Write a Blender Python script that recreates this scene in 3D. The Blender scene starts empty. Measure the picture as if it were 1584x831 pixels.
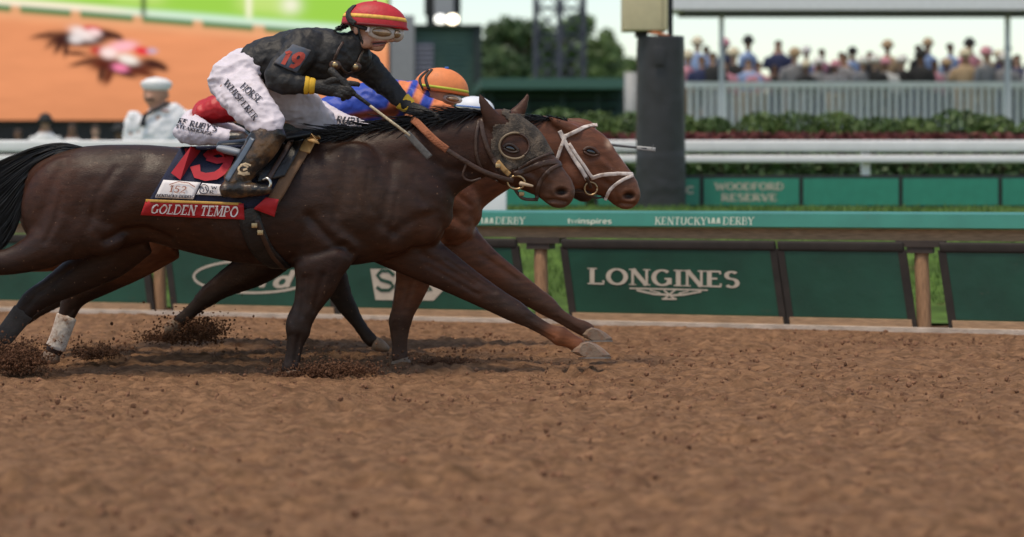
import bpy, bmesh, math, random
import numpy as np
from mathutils import Vector, Matrix, noise
from mathutils.bvhtree import BVHTree

random.seed(7); np.random.seed(7)
scene = bpy.context.scene
COL = scene.collection

# ------------------------------------------------------------------ camera
# photo pixels: focal length F px, principal column CX, horizon row HY, camera height CZ, 14 m from the near horse
F, CX, HY, CZ, CD = 3192.0, 583.0, 290.0, 1.27, 14.0
cam_d = bpy.data.cameras.new('camera'); cam = bpy.data.objects.new('camera', cam_d); COL.objects.link(cam)
cam.location = (0, -CD, CZ); cam.rotation_euler = (math.radians(90), 0, 0)
cam_d.sensor_width = 36; cam_d.lens = F / 1584 * 36
cam_d.shift_x = (792 - CX) / 1584; cam_d.shift_y = (HY - 415.5) / 1584
cam_d.clip_end = 3000; cam_d.clip_start = 0.1
cam_d.dof.use_dof = True; cam_d.dof.focus_distance = 14.1; cam_d.dof.aperture_fstop = 1.15
scene.camera = cam

# ------------------------------------------------------------------ sky, sun, exposure
SUN_EL, SUN_AZ = 70, 222            # azimuth: clockwise from +Y
world = bpy.data.worlds.new('World'); scene.world = world; world.use_nodes = True
wn = world.node_tree; wn.nodes.clear()
wo = wn.nodes.new('ShaderNodeOutputWorld'); wb = wn.nodes.new('ShaderNodeBackground'); ws = wn.nodes.new('ShaderNodeTexSky')
ws.sky_type = 'NISHITA'; ws.sun_disc = False
ws.sun_elevation = math.radians(SUN_EL); ws.sun_rotation = math.radians(SUN_AZ)
ws.air_density = 1.0; ws.dust_density = 0.9; ws.ozone_density = 2.0
wb.inputs['Strength'].default_value = 0.135
wn.links.new(ws.outputs[0], wb.inputs[0]); wn.links.new(wb.outputs[0], wo.inputs[0])
sl = bpy.data.lights.new('sun', 'SUN'); sun = bpy.data.objects.new('sun', sl); COL.objects.link(sun)
sl.energy = 1.5; sl.angle = math.radians(14); sl.color = (1.0, 0.95, 0.88)
az, el = math.radians(SUN_AZ), math.radians(SUN_EL)
sdir = Vector((math.sin(az) * math.cos(el), math.cos(az) * math.cos(el), math.sin(el)))
sun.rotation_euler = sdir.to_track_quat('Z', 'Y').to_euler(); sun.location = (0, -5, 30)
scene.view_settings.view_transform = 'Standard'; scene.view_settings.look = 'None'
scene.view_settings.exposure = 0.6; scene.view_settings.gamma = 1.0
scene.view_settings.use_curve_mapping = False
scene.view_settings.use_white_balance = True; scene.view_settings.white_balance_temperature = 8000; scene.view_settings.white_balance_tint = 10   # the camera's cloudy setting
scene.cycles.max_bounces = 6

# ------------------------------------------------------------------ helpers
def P(px, py, Y):
    d = Y + CD
    return Vector(((px - CX) * d / F, Y, CZ + (HY - py) * d / F))
def PX(co):
    d = co[1] + CD
    return (CX + co[0] * F / d, HY - (co[2] - CZ) * F / d)

_m = {}
def mat(name, col, rough=0.7, var=0.0, vscale=8.0, bump=0.0, bscale=40.0, attr=False, metal=0.0, emit=0.0,
        dirt=None, dscale=5.0, dlo=0.5, dhi=0.7, spec=0.5, sheen=0.0, trans=0.0, stretch=None, coat=0.0):
    if name in _m: return _m[name]
    m = bpy.data.materials.new(name); m.use_nodes = True; nt = m.node_tree; N = nt.nodes; L = nt.links
    b = N['Principled BSDF']; b.inputs['Roughness'].default_value = rough; b.inputs['Metallic'].default_value = metal
    b.inputs['Specular IOR Level'].default_value = spec; b.inputs['Sheen Weight'].default_value = sheen
    b.inputs['Transmission Weight'].default_value = trans; b.inputs['Coat Weight'].default_value = coat
    b.inputs['Coat Roughness'].default_value = 0.25
    tc = N.new('ShaderNodeTexCoord'); src = tc.outputs['Object']
    if stretch:
        mp = N.new('ShaderNodeMapping'); mp.inputs['Scale'].default_value = stretch; L.new(src, mp.inputs[0]); src = mp.outputs[0]
    if attr:
        a = N.new('ShaderNodeAttribute'); a.attribute_name = 'Col'; cur = a.outputs['Color']
    else:
        r = N.new('ShaderNodeRGB'); r.outputs[0].default_value = (*col, 1); cur = r.outputs[0]
    if var > 0:
        n = N.new('ShaderNodeTexNoise'); n.inputs['Scale'].default_value = vscale; n.inputs['Detail'].default_value = 6
        L.new(src, n.inputs['Vector'])
        mr = N.new('ShaderNodeMapRange'); mr.inputs[1].default_value = 0.3; mr.inputs[2].default_value = 0.7
        mr.inputs[3].default_value = 1 - var; mr.inputs[4].default_value = 1 + var; L.new(n.outputs[0], mr.inputs[0])
        vm = N.new('ShaderNodeVectorMath'); vm.operation = 'SCALE'; L.new(cur, vm.inputs[0]); L.new(mr.outputs[0], vm.inputs['Scale'])
        cur = vm.outputs[0]
    if dirt:
        n = N.new('ShaderNodeTexNoise'); n.inputs['Scale'].default_value = dscale; n.inputs['Detail'].default_value = 8
        n.inputs['Roughness'].default_value = 0.65; L.new(tc.outputs['Object'], n.inputs['Vector'])
        mr = N.new('ShaderNodeMapRange'); mr.inputs[1].default_value = dlo; mr.inputs[2].default_value = dhi; L.new(n.outputs[0], mr.inputs[0])
        mx = N.new('ShaderNodeMix'); mx.data_type = 'RGBA'; mx.inputs[7].default_value = (*dirt, 1)
        L.new(mr.outputs[0], mx.inputs[0]); L.new(cur, mx.inputs[6]); cur = mx.outputs[2]
    L.new(cur, b.inputs['Base Color'])
    if emit > 0:
        L.new(cur, b.inputs['Emission Color']); b.inputs['Emission Strength'].default_value = emit
    if bump > 0:
        n = N.new('ShaderNodeTexNoise'); n.inputs['Scale'].default_value = bscale; n.inputs['Detail'].default_value = 5
        L.new(src, n.inputs['Vector']); bp = N.new('ShaderNodeBump'); bp.inputs['Strength'].default_value = bump
        bp.inputs['Distance'].default_value = 0.02; L.new(n.outputs[0], bp.inputs['Height']); L.new(bp.outputs[0], b.inputs['Normal'])
    _m[name] = m; return m

BASE = {}
def thing(name, label, cat, loc=(0, 0, 0), group=None):
    o = bpy.data.objects.new(name, None); COL.objects.link(o); o.location = loc; o.empty_display_size = 0.1
    o['label'] = label; o['category'] = cat
    if group: o['group'] = group
    BASE[o] = Vector(loc); return o
def tag(o, label, cat, group=None):
    o['label'] = label; o['category'] = cat
    if group: o['group'] = group
    return o
def obj(name, me, m=None, parent=None, smooth=True, kind=None):
    """mesh (world coordinates) -> one object, a part when it has a parent"""
    if isinstance(me, bmesh.types.BMesh):
        bm = me; me = bpy.data.meshes.new(name); bm.to_mesh(me); bm.free()
    o = bpy.data.objects.new(name, me); COL.objects.link(o)
    if m is not None:
        me.materials.clear(); me.materials.append(m)
    b = Vector((0, 0, 0))
    if parent is not None:
        b = BASE[parent]; o.parent = parent
        if parent.type == 'EMPTY': me.transform(Matrix.Translation(-b))
        else: me.transform(Matrix.Translation(-b))
    BASE[o] = b
    if smooth: me.polygons.foreach_set('use_smooth', [True] * len(me.polygons))
    if kind: o['kind'] = kind
    return o
def structure(name, me, m, smooth=False): return obj(name, me, m, None, smooth, 'structure')
def pydata(name, V, Fc):
    me = bpy.data.meshes.new(name); me.from_pydata([tuple(v) for v in V], [], [tuple(f) for f in Fc]); me.update(); return me
def box(bm, x0, x1, y0, y1, z0, z1):
    v = [bm.verts.new((x, y, z)) for z in (z0, z1) for y in (y0, y1) for x in (x0, x1)]
    for f in ((0, 2, 3, 1), (4, 5, 7, 6), (0, 1, 5, 4), (2, 6, 7, 3), (0, 4, 6, 2), (1, 3, 7, 5)): bm.faces.new([v[i] for i in f])
def boxm(*a):
    bm = bmesh.new(); box(bm, *a); return bm
def bevel(bm, w, seg=2):
    bmesh.ops.bevel(bm, geom=bm.edges[:], offset=w, segments=seg, affect='EDGES', profile=0.6); return bm
def pbox(px0, px1, py0, py1, Y, depth):
    a = P(px0, py1, Y); b = P(px1, py0, Y)
    return boxm(a.x, b.x, Y, Y + depth, a.z, b.z)

def catmull(A, sub):
    A = np.asarray(A, float); n = len(A)
    if n < 3: return np.array([A[0] + (A[-1] - A[0]) * t for t in np.linspace(0, 1, sub * (n - 1) + 1)])
    E = np.vstack([2 * A[0] - A[1], A, 2 * A[-1] - A[-2]]); out = []
    for i in range(n - 1):
        p0, p1, p2, p3 = E[i:i + 4]
        for k in range(sub):
            t = k / sub
            out.append(0.5 * (2 * p1 + (p2 - p0) * t + (2 * p0 - 5 * p1 + 4 * p2 - p3) * t * t + (3 * p1 - p0 - 3 * p2 + p3) * t ** 3))
    out.append(A[-1]); return np.array(out)

def rings(bm, C, U, W, cap=True):
    """C centres, U list of (vector a, vector b) half axes"""
    seg = W; R = []
    n = len(C)
    def ring(c, a, b): return [bm.verts.new(c + a * math.cos(2 * math.pi * k / seg) + b * math.sin(2 * math.pi * k / seg)) for k in range(seg)]
    def tang(i): return (C[min(i + 1, n - 1)] - C[max(i - 1, 0)]).normalized()
    if cap:
        t = tang(0); e = min(U[0][0].length, U[0][1].length) * 0.6
        p0 = bm.verts.new(C[0] - t * e); R.append(ring(C[0] - t * e * 0.7, U[0][0] * .6, U[0][1] * .6))
    for i in range(n): R.append(ring(C[i], *U[i]))
    if cap:
        t = tang(n - 1); e = min(U[-1][0].length, U[-1][1].length) * 0.6
        R.append(ring(C[-1] + t * e * 0.7, U[-1][0] * .6, U[-1][1] * .6)); p1 = bm.verts.new(C[-1] + t * e)
    for a, b in zip(R[:-1], R[1:]):
        for k in range(seg): bm.faces.new((a[k], a[(k + 1) % seg], b[(k + 1) % seg], b[k]))
    if cap:
        for k in range(seg):
            bm.faces.new((p0, R[0][(k + 1) % seg], R[0][k])); bm.faces.new((p1, R[-1][k], R[-1][(k + 1) % seg]))

def loft(bm, st, Y, seg=16, sub=4, grow=0.0):
    """st: (px, py, half height px, half width m, dy m)"""
    A = [tuple(s) + (0.0,) * (5 - len(s)) for s in st]
    S = catmull(A, sub)
    C = [P(s[0], s[1], Y + s[4]) for s in S]; n = len(C); U = []
    for i in range(n):
        t = C[min(i + 1, n - 1)] - C[max(i - 1, 0)]; t = Vector((t.x, 0, t.z))
        if t.length < 1e-6: t = Vector((1, 0, 0))
        t.normalize(); up = Vector((-t.z, 0, t.x)); h = max(S[i][2], 1) * (Y + S[i][4] + CD) / F + grow
        U.append((up * h, Vector((0, max(S[i][3], .004) + grow, 0))))
    rings(bm, C, U, seg)
def blob(bm, px, py, rx, rz, Y, ry, rot=0.0):
    c = P(px, py, Y); k = (Y + CD) / F
    M = Matrix.Translation(c) @ Matrix.Rotation(math.radians(rot), 4, 'Y') @ Matrix.Diagonal((rx * k, ry, rz * k, 1))
    bmesh.ops.create_icosphere(bm, subdivisions=3, radius=1, matrix=M)
def tube(bm, pts, r, seg=8, sub=4, r1=None):
    S = catmull([tuple(p) for p in pts], sub); C = [Vector(s) for s in S]; n = len(C); U = []
    r1 = r if r1 is None else r1
    for i in range(n):
        t = (C[min(i + 1, n - 1)] - C[max(i - 1, 0)]).normalized()
        a = t.cross(Vector((0, 1, 0)) if abs(t.y) < .9 else Vector((1, 0, 0))).normalized(); b = t.cross(a)
        q = r + (r1 - r) * i / (n - 1); U.append((a * q, b * q))
    rings(bm, C, U, seg)
def fuse(bm, voxel=0.014, it=5, name='body'):
    """overlapping closed shapes -> one continuous skin"""
    me = bpy.data.meshes.new('tmp'); bm.to_mesh(me); bm.free(); o = bpy.data.objects.new('tmp', me); COL.objects.link(o)
    r = o.modifiers.new('r', 'REMESH'); r.mode = 'VOXEL'; r.voxel_size = voxel
    if it:
        s = o.modifiers.new('s', 'SMOOTH'); s.factor = 0.5; s.iterations = it
    dg = bpy.context.evaluated_depsgraph_get(); out = bpy.data.meshes.new_from_object(o.evaluated_get(dg)); out.name = name
    bpy.data.objects.remove(o); bpy.data.meshes.remove(me); return out
def verts(me):
    a = np.empty(len(me.vertices) * 3); me.vertices.foreach_get('co', a); return a.reshape(-1, 3)
def normals(me):
    a = np.empty(len(me.vertices) * 3); me.vertex_normals.foreach_get('vector', a); return a.reshape(-1, 3)
def setverts(me, V): me.vertices.foreach_set('co', V.ravel()); me.update()
def pix(V):
    d = V[:, 1] + CD; return CX + V[:, 0] * F / d, HY - (V[:, 2] - CZ) * F / d
def paint(me, C):
    a = me.attributes.get('Col') or me.attributes.new('Col', 'FLOAT_COLOR', 'POINT')
    a.data.foreach_set('color', np.hstack([C, np.ones((len(C), 1))]).ravel().astype(np.float32))
def pdist(x, y, poly):
    best = np.full(x.shape, 1e9)
    for (ax, ay), (bx, by) in zip(poly[:-1], poly[1:]):
        dx, dy = bx - ax, by - ay; t = np.clip(((x - ax) * dx + (y - ay) * dy) / (dx * dx + dy * dy + 1e-9), 0, 1)
        best = np.minimum(best, np.hypot(x - ax - t * dx, y - ay - t * dy))
    return best
def carve(me, lines, Y, side=-1):
    """muscle relief: (polyline px, radius px, depth m; negative = bulge) on the side facing side*Y"""
    V = verts(me); Nn = normals(me); x, y = pix(V); w = np.clip(-Nn[:, 1] * 1.5 if side < 0 else Nn[:, 1] * 1.5, 0, 1)
    for poly, r, dep in lines: V -= Nn * (np.exp(-(pdist(x, y, poly) / r) ** 2) * dep * w)[:, None]
    setverts(me, V)
def crumple(me, amp, scale, seed=0.0, stretch=(1, 1, 1)):
    V = verts(me); Nn = normals(me)
    for i in range(len(V)):
        v = V[i]; q = Vector((v[0] * scale * stretch[0] + seed, v[1] * scale * stretch[1], v[2] * scale * stretch[2]))
        f = 1 - abs(noise.noise(q)) * 2.2 + 0.4 * noise.noise(q * 2.3)
        V[i] += Nn[i] * amp * (f - .5)
    setverts(me, V)
def bvh_of(*objs):
    V, T = [], []
    for o in objs:
        b = BASE[o]; n = len(V)
        V += [v.co + b for v in o.data.vertices]; T += [[i + n for i in p.vertices] for p in o.data.polygons]
    return BVHTree.FromPolygons(V, T)
CAM = Vector((0, -CD, CZ))
def cast(bvh, px, py, off=0.006, Y=None):
    r = (P(px, py, 0) - CAM).normalized(); h = bvh.ray_cast(CAM, r) if bvh else (None,) * 4
    if h[0] is not None and (Y is None or abs(h[0].y - Y) < .5):
        n = h[1] if h[1].dot(r) < 0 else -h[1]
        return h[0] - r * off * .4 + n * off * .8, n, True
    return (P(px, py, Y if Y is not None else 0), Vector((0, -1, 0)), False)
def strap(pts, w, bvh, thick=0.005, off=0.004, Y=None, sub=8, smoothit=2):
    """flat leather strap along pixels, lying on a surface; pts may carry their own depth as third value"""
    S = catmull([(p[0], p[1]) for p in pts], sub); Ys = [p[2] if len(p) > 2 else (Y if Y is not None else np.nan) for p in pts]
    own = len(pts[0]) > 2; C, Nn = [], []
    yi = np.interp(np.linspace(0, len(pts) - 1, len(S)), range(len(pts)), Ys) if own else None
    for i, s in enumerate(S):
        if own: c, n = P(s[0], s[1], yi[i]), Vector((0, -1, .0))
        else:
            c, n, ok = cast(bvh, s[0], s[1], off, Y)
            if not ok and C: c = P(s[0], s[1], C[-1].y); n = Nn[-1]
        C.append(c); Nn.append(n)
    for _ in range(smoothit):
        Nn = [(Nn[max(i - 1, 0)] + Nn[i] * 2 + Nn[min(i + 1, len(Nn) - 1)]).normalized() for i in range(len(Nn))]
    bm = bmesh.new(); R = []
    for i in range(len(C)):
        t = (C[min(i + 1, len(C) - 1)] - C[max(i - 1, 0)]).normalized(); s = t.cross(Nn[i]).normalized(); n = s.cross(t).normalized()
        if n.dot(Nn[i]) < 0: n = -n
        hw = w * .5 * (C[i].y + CD) / F
        R.append([bm.verts.new(C[i] + s * a * hw + n * b) for a, b in ((-1, -thick), (1, -thick), (1, thick * .5), (.6, thick), (-.6, thick), (-1, thick * .5))])
    for a, b in zip(R[:-1], R[1:]):
        for k in range(6): bm.faces.new((a[k], a[(k + 1) % 6], b[(k + 1) % 6], b[k]))
    bm.faces.new(R[0][::-1]); bm.faces.new(R[-1]); return bm
def patch(quad, nu, nv, bvh, off, Y=None, thick=0.004):
    """cloth laid on a surface inside a pixel quad (tl, tr, br, bl)"""
    tl, tr, br, bl = [np.array(q, float) for q in quad]; bm = bmesh.new(); A, B = [], []
    for j in range(nv + 1):
        for i in range(nu + 1):
            u, v = i / nu, j / nv; q = (tl * (1 - u) + tr * u) * (1 - v) + (bl * (1 - u) + br * u) * v
            c, n, ok = cast(bvh, q[0], q[1], off, Y); A.append(bm.verts.new(c)); B.append(bm.verts.new(c - (CAM - c).normalized() * -thick))
    W = nu + 1
    for j in range(nv):
        for i in range(nu):
            a = j * W + i
            bm.faces.new((B[a], B[a + W], B[a + W + 1], B[a + 1])); bm.faces.new((A[a], A[a + 1], A[a + W + 1], A[a + W]))
    edge = [i for i in range(W)] + [j * W + nu for j in range(1, nv + 1)] + [nv * W + i for i in range(nu - 1, -1, -1)] + [j * W for j in range(nv - 1, 0, -1)]
    for k in range(len(edge)):
        a, b = edge[k], edge[(k + 1) % len(edge)]; bm.faces.new((A[a], B[a], B[b], A[b]))
    return bm

# ------------------------------------------------------------------ lettering: stroke glyphs (height 1), thick and thin strokes, optional serifs
def arc(cx, cy, rx, ry, a0, a1, n=14): return [(cx + rx * math.cos(math.radians(a0 + (a1 - a0) * k / n)), cy + ry * math.sin(math.radians(a0 + (a1 - a0) * k / n))) for k in range(n + 1)]
GL = {
 'A': (.86, [('n', [(.08, 0), (.43, 1)]), ('T', [(.43, 1), (.78, 0)]), ('n', [(.2, .34), (.66, .34)])]),
 'B': (.72, [('T', [(.14, 0), (.14, 1)]), ('n', [(.14, .97), (.36, .97)] + arc(.36, .75, .22, .22, 90, -90) + [(.14, .53)]), ('n', [(.3, .53)] + arc(.38, .28, .26, .25, 90, -90) + [(.14, .03)])]),
 'C': (.84, [('T', arc(.46, .5, .36, .46, 45, 315, 20))]),
 'D': (.84, [('T', [(.14, 0), (.14, 1)]), ('n', [(.14, .97), (.36, .97)] + arc(.36, .5, .4, .47, 90, -90, 18) + [(.14, .03)])]),
 'E': (.7, [('T', [(.14, 0), (.14, 1)]), ('n', [(.14, .96), (.6, .96), (.6, .8)]), ('n', [(.14, .52), (.48, .52)]), ('n', [(.14, .04), (.62, .04), (.62, .22)])]),
 'F': (.66, [('T', [(.14, 0), (.14, 1)]), ('n', [(.14, .96), (.6, .96), (.6, .8)]), ('n', [(.14, .52), (.48, .52)])]),
 'G': (.9, [('T', arc(.46, .5, .36, .46, 48, 330, 20)), ('T', [(.76, .1), (.76, .42)]), ('n', [(.56, .44), (.86, .44)])]),
 'H': (.86, [('T', [(.14, 0), (.14, 1)]), ('T', [(.72, 0), (.72, 1)]), ('n', [(.14, .5), (.72, .5)])]),
 'I': (.36, [('T', [(.18, 0), (.18, 1)])]),
 'J': (.5, [('T', [(.34, 1), (.34, .2), (.26, .05), (.08, .06)])]),
 'K': (.8, [('T', [(.14, 0), (.14, 1)]), ('n', [(.14, .4), (.68, 1)]), ('T', [(.34, .6), (.72, 0)])]),
 'L': (.68, [('T', [(.14, 0), (.14, 1)]), ('n', [(.14, .04), (.62, .04), (.62, .24)])]),
 'M': (1.02, [('n', [(.12, 0), (.14, 1)]), ('T', [(.14, 1), (.5, .08)]), ('n', [(.5, .08), (.86, 1)]), ('T', [(.88, 1), (.88, 0)])]),
 'N': (.88, [('n', [(.14, 0), (.14, 1)]), ('T', [(.14, 1), (.74, 0)]), ('n', [(.74, 0), (.74, 1)])]),
 'O': (.92, [('T', arc(.46, .5, .37, .46, 0, 360, 26))]),
 'P': (.7, [('T', [(.14, 0), (.14, 1)]), ('n', [(.14, .97), (.36, .97)] + arc(.36, .72, .24, .25, 90, -90) + [(.14, .47)])]),
 'R': (.78, [('T', [(.14, 0), (.14, 1)]), ('n', [(.14, .97), (.36, .97)] + arc(.36, .73, .24, .24, 90, -90) + [(.14, .49)]), ('T', [(.36, .49), (.7, 0)])]),
 'S': (.66, [('T', arc(.33, .74, .22, .22, 35, 270, 12) + arc(.33, .27, .24, .25, 90, -145, 12)[1:])]),
 'T': (.78, [('T', [(.39, 0), (.39, 1)]), ('n', [(.08, .78), (.08, .96), (.7, .96), (.7, .78)])]),
 'U': (.84, [('T', [(.14, 1), (.14, .34)] + arc(.42, .34, .28, .3, 180, 360) + [(.7, 1)])]),
 'V': (.8, [('T', [(.08, 1), (.4, 0)]), ('n', [(.4, 0), (.72, 1)])]),
 'W': (1.16, [('T', [(.06, 1), (.32, 0)]), ('n', [(.32, 0), (.58, .9)]), ('T', [(.58, .9), (.84, 0)]), ('n', [(.84, 0), (1.1, 1)])]),
 'Y': (.8, [('T', [(.08, 1), (.4, .46)]), ('n', [(.72, 1), (.4, .46)]), ('T', [(.4, .46), (.4, 0)])]),
 "'": (.22, [('T', [(.12, 1), (.08, .78)])]), ' ': (.4, []),
 '1': (.5, [('T', [(.3, 0), (.3, 1)]), ('n', [(.3, 1), (.1, .82)])]),
 '2': (.64, [('n', arc(.32, .73, .22, .23, 165, -20, 10) + [(.08, .04), (.58, .04)])]),
 '5': (.62, [('n', [(.54, .96), (.18, .96), (.14, .56)] + arc(.3, .3, .24, .27, 110, -150, 12))]),
 '9': (.68, [('T', arc(.34, .68, .22, .26, 0, 360, 16)), ('T', [(.56, .68), (.52, .3), (.36, .04), (.14, .06)])]),
 't': (.4, [('T', [(.2, .9), (.2, .1), (.34, .04)]), ('T', [(.04, .64), (.36, .64)])]),
 'w': (.8, [('T', [(.06, .64), (.22, .02), (.4, .6), (.58, .02), (.74, .64)])]), 'i': (.26, [('T', [(.13, 0), (.13, .64)]), ('T', [(.13, .8), (.13, .92)])]),
 'n': (.6, [('T', [(.1, 0), (.1, .66)]), ('T', [(.1, .45)] + arc(.3, .42, .2, .22, 150, 0, 8) + [(.5, 0)])]),
 's': (.5, [('T', arc(.25, .48, .16, .15, 30, 270, 8) + arc(.25, .17, .17, .15, 90, -150, 8)[1:])]),
 'p': (.6, [('T', [(.1, -.3), (.1, .64)]), ('T', arc(.32, .32, .22, .3, 0, 360, 14))]),
 'r': (.42, [('T', [(.1, 0), (.1, .66)]), ('T', [(.1, .42), (.22, .6), (.38, .62)])]),
 'e': (.56, [('T', [(.08, .34), (.48, .34)] + arc(.28, .33, .2, .3, 5, 320, 14))]),
 'o': (.62, [('T', arc(.3, .32, .23, .3, 0, 360, 16))]),
 'd': (.64, [('T', arc(.28, .32, .22, .3, 0, 360, 14)), ('T', [(.52, 1.05), (.5, .1), (.6, .02)])]),
}
def lettering(text, serif=True, tk=.17, tn=.085, slant=0.0, track=.06):
    """-> list of strips of 2-D points [(left, right), ...], total width"""
    x = 0; out = []
    for ch in text:
        w, ss = GL[ch]
        for k, pts in ss:
            hw = (tk if k == 'T' else tn) / 2; n = len(pts); closed = math.dist(pts[0], pts[-1]) < 1e-6; st = []
            for i in range(n):
                a = pts[i - 1] if i else (pts[-2] if closed else pts[0]); b = pts[i + 1] if i < n - 1 else (pts[1] if closed else pts[-1])
                dx, dy = b[0] - a[0], b[1] - a[1]; l = math.hypot(dx, dy) or 1; nx, ny = -dy / l, dx / l
                h = hw
                if serif and k == 'T' and n > 8: h = hw * (.5 + .5 * abs(nx))
                st.append(((pts[i][0] + nx * h, pts[i][1] + ny * h), (pts[i][0] - nx * h, pts[i][1] - ny * h)))
            out.append([((l_[0] + x + slant * l_[1], l_[1]), (r_[0] + x + slant * r_[1], r_[1])) for l_, r_ in st])
            if serif and n == 2 and abs(pts[0][0] - pts[1][0]) < .5:
                for q in pts:
                    for yy in (0, 1):
                        if abs(q[1] - yy) < .01:
                            y0, y1 = (0, .07) if yy == 0 else (.93, 1); s0 = q[0] - hw - .1; s1 = q[0] + hw + .1
                            out.append([((s0 + x + slant * y1, y1), (s0 + x + slant * y0, y0)), ((s1 + x + slant * y1, y1), (s1 + x + slant * y0, y0))])
        x += w + track
    return out, x - track
def write(strips, mapf):
    """strips through mapf(u, v, layer) -> Vector; each strip a hair above the one before"""
    V, Fc = [], []
    for k, st in enumerate(strips):
        n = len(V)
        for l, r in st: V += [mapf(*l, k % 5), mapf(*r, k % 5)]
        for i in range(len(st) - 1): Fc.append((n + 2 * i, n + 2 * i + 1, n + 2 * i + 3, n + 2 * i + 2))
    return pydata('lettering', V, Fc)
def decal(text, quad, bvh, off=.006, Y=None, **kw):
    """lettering laid on a surface, in a pixel quad (tl, tr, br, bl)"""
    st, w = lettering(text, **kw); tl, tr, br, bl = [np.array(q, float) for q in quad]
    def mp(u, v, k):
        u = u / w; q = (tl * (1 - u) + tr * u) * v + (bl * (1 - u) + br * u) * (1 - v)
        return cast(bvh, q[0], q[1], off + .0005 * k, Y)[0]
    return write(st, mp)
def strokes(lines, bvh, off=.006, Y=None):
    """painted strokes: (pixel polyline, width px)"""
    st = []
    for pts, w in lines:
        n = len(pts); closed = math.dist(pts[0], pts[-1]) < 1e-6; s = []
        for i in range(n):
            a = pts[i - 1] if i else (pts[-2] if closed else pts[0]); b = pts[i + 1] if i < n - 1 else (pts[1] if closed else pts[-1])
            dx, dy = b[0] - a[0], b[1] - a[1]; l = math.hypot(dx, dy) or 1
            s.append(((pts[i][0] - dy / l * w / 2, pts[i][1] + dx / l * w / 2), (pts[i][0] + dy / l * w / 2, pts[i][1] - dx / l * w / 2)))
        st.append(s)
    return write(st, lambda u, v, k: cast(bvh, u, v, off + .0005 * k, Y)[0])
def hair(strands, r0, r1=.0006, seg=3):
    """strands: lists of 3-D points, each a thin tapering lock"""
    V, Fc = [], []
    for S in strands:
        S = [Vector(s) for s in S]; n = len(S); b0 = len(V)
        for i, c in enumerate(S):
            t = (S[min(i + 1, n - 1)] - S[max(i - 1, 0)]).normalized(); a = t.cross(Vector((0, 1, .1))).normalized(); b = t.cross(a)
            f = i / (n - 1); q = (r0 * (1 - f) + r1 * f) * (0.7 if i == 0 else 1)
            for k in range(seg): V.append(c + a * q * math.cos(2 * math.pi * k / seg) + b * q * math.sin(2 * math.pi * k / seg))
        for i in range(n - 1):
            for k in range(seg): Fc.append((b0 + i * seg + k, b0 + i * seg + (k + 1) % seg, b0 + (i + 1) * seg + (k + 1) % seg, b0 + (i + 1) * seg + k))
    return pydata('hair', V, Fc)
def dome(cx, cy, rx, rz, Y, ry, rot=0.0, lo=-0.1, nu=32, nv=12, peak=0.0):
    """helmet shell: upper part of an ellipsoid, open below, with wall thickness and a small peak to the right"""
    bm = bmesh.new(); c = P(cx, cy, Y); k = (Y + CD) / F; R = Matrix.Rotation(math.radians(rot), 3, 'Y'); L = []
    for s in (1.0, .9):
        rows = []
        for j in range(nv + 1):
            ph = math.asin(lo) + (math.pi / 2 - .02 - math.asin(lo)) * j / nv; row = []
            for i in range(nu):
                th = 2 * math.pi * i / nu; e = 1 + (peak * max(0, math.cos(th)) ** 3 if j == 0 else 0)
                v = Vector((rx * k * math.cos(ph) * math.cos(th) * e, ry * math.cos(ph) * math.sin(th), rz * k * math.sin(ph))) * s
                if s < 1 and j == 0: v.z = rz * k * lo
                row.append(bm.verts.new(c + R @ v))
            rows.append(row)
        for a, b in zip(rows[:-1], rows[1:]):
            for i in range(nu):
                f = (a[i], a[(i + 1) % nu], b[(i + 1) % nu], b[i]); bm.faces.new(f if s == 1 else f[::-1])
        bm.faces.new(rows[-1] if s == 1 else rows[-1][::-1]); L.append(rows)
    for i in range(nu): bm.faces.new((L[0][0][(i + 1) % nu], L[0][0][i], L[1][0][i], L[1][0][(i + 1) % nu]))
    return bm
def band(cx, cy, rx, rz, Y, ry, rot, l0, l1, s=1.015, nu=40, th0=0, th1=360):
    """a stripe round a dome between heights l0 and l1"""
    bm = bmesh.new(); c = P(cx, cy, Y); k = (Y + CD) / F; R = Matrix.Rotation(math.radians(rot), 3, 'Y'); rows = []
    for q, l in ((s - .03, l0), (s, l0), (s, (l0 + l1) / 2), (s, l1), (s - .03, l1)):
        ph = math.asin(l); row = []
        for i in range(nu + 1):
            th = math.radians(th0 + (th1 - th0) * i / nu)
            row.append(bm.verts.new(c + R @ (Vector((rx * k * math.cos(ph) * math.cos(th), ry * math.cos(ph) * math.sin(th), rz * k * math.sin(ph))) * q)))
        rows.append(row)
    for a, b in zip(rows[:-1], rows[1:]):
        for i in range(nu): bm.faces.new((a[i], a[i + 1], b[i + 1], b[i]))
    return bm

# ================================================================== SETTING
def fnoise(x, y, scale, seed, octv=4):
    rs = np.random.RandomState(seed); out = np.zeros_like(x); amp = 1.0
    for o in range(octv):
        G = rs.rand(256, 256); u = x * scale; v = y * scale; iu = np.floor(u).astype(int); iv = np.floor(v).astype(int)
        fu = u - iu; fv = v - iv; fu = fu * fu * (3 - 2 * fu); fv = fv * fv * (3 - 2 * fv)
        g = lambda a, b: G[a % 256, b % 256]
        out += amp * ((g(iu, iv) * (1 - fu) + g(iu + 1, iv) * fu) * (1 - fv) + (g(iu, iv + 1) * (1 - fu) + g(iu + 1, iv + 1) * fu) * fv - .5)
        amp *= .5; scale *= 2.1
    return out
RU = Vector((1, -.361, 0)) / 1.06318; RN = Vector((.361, 1, 0)) / 1.06318; RO = Vector((0, 5.83, 0))
def RW(s, n, z): return RO + RU * s + RN * n + Vector((0, 0, z))
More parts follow.
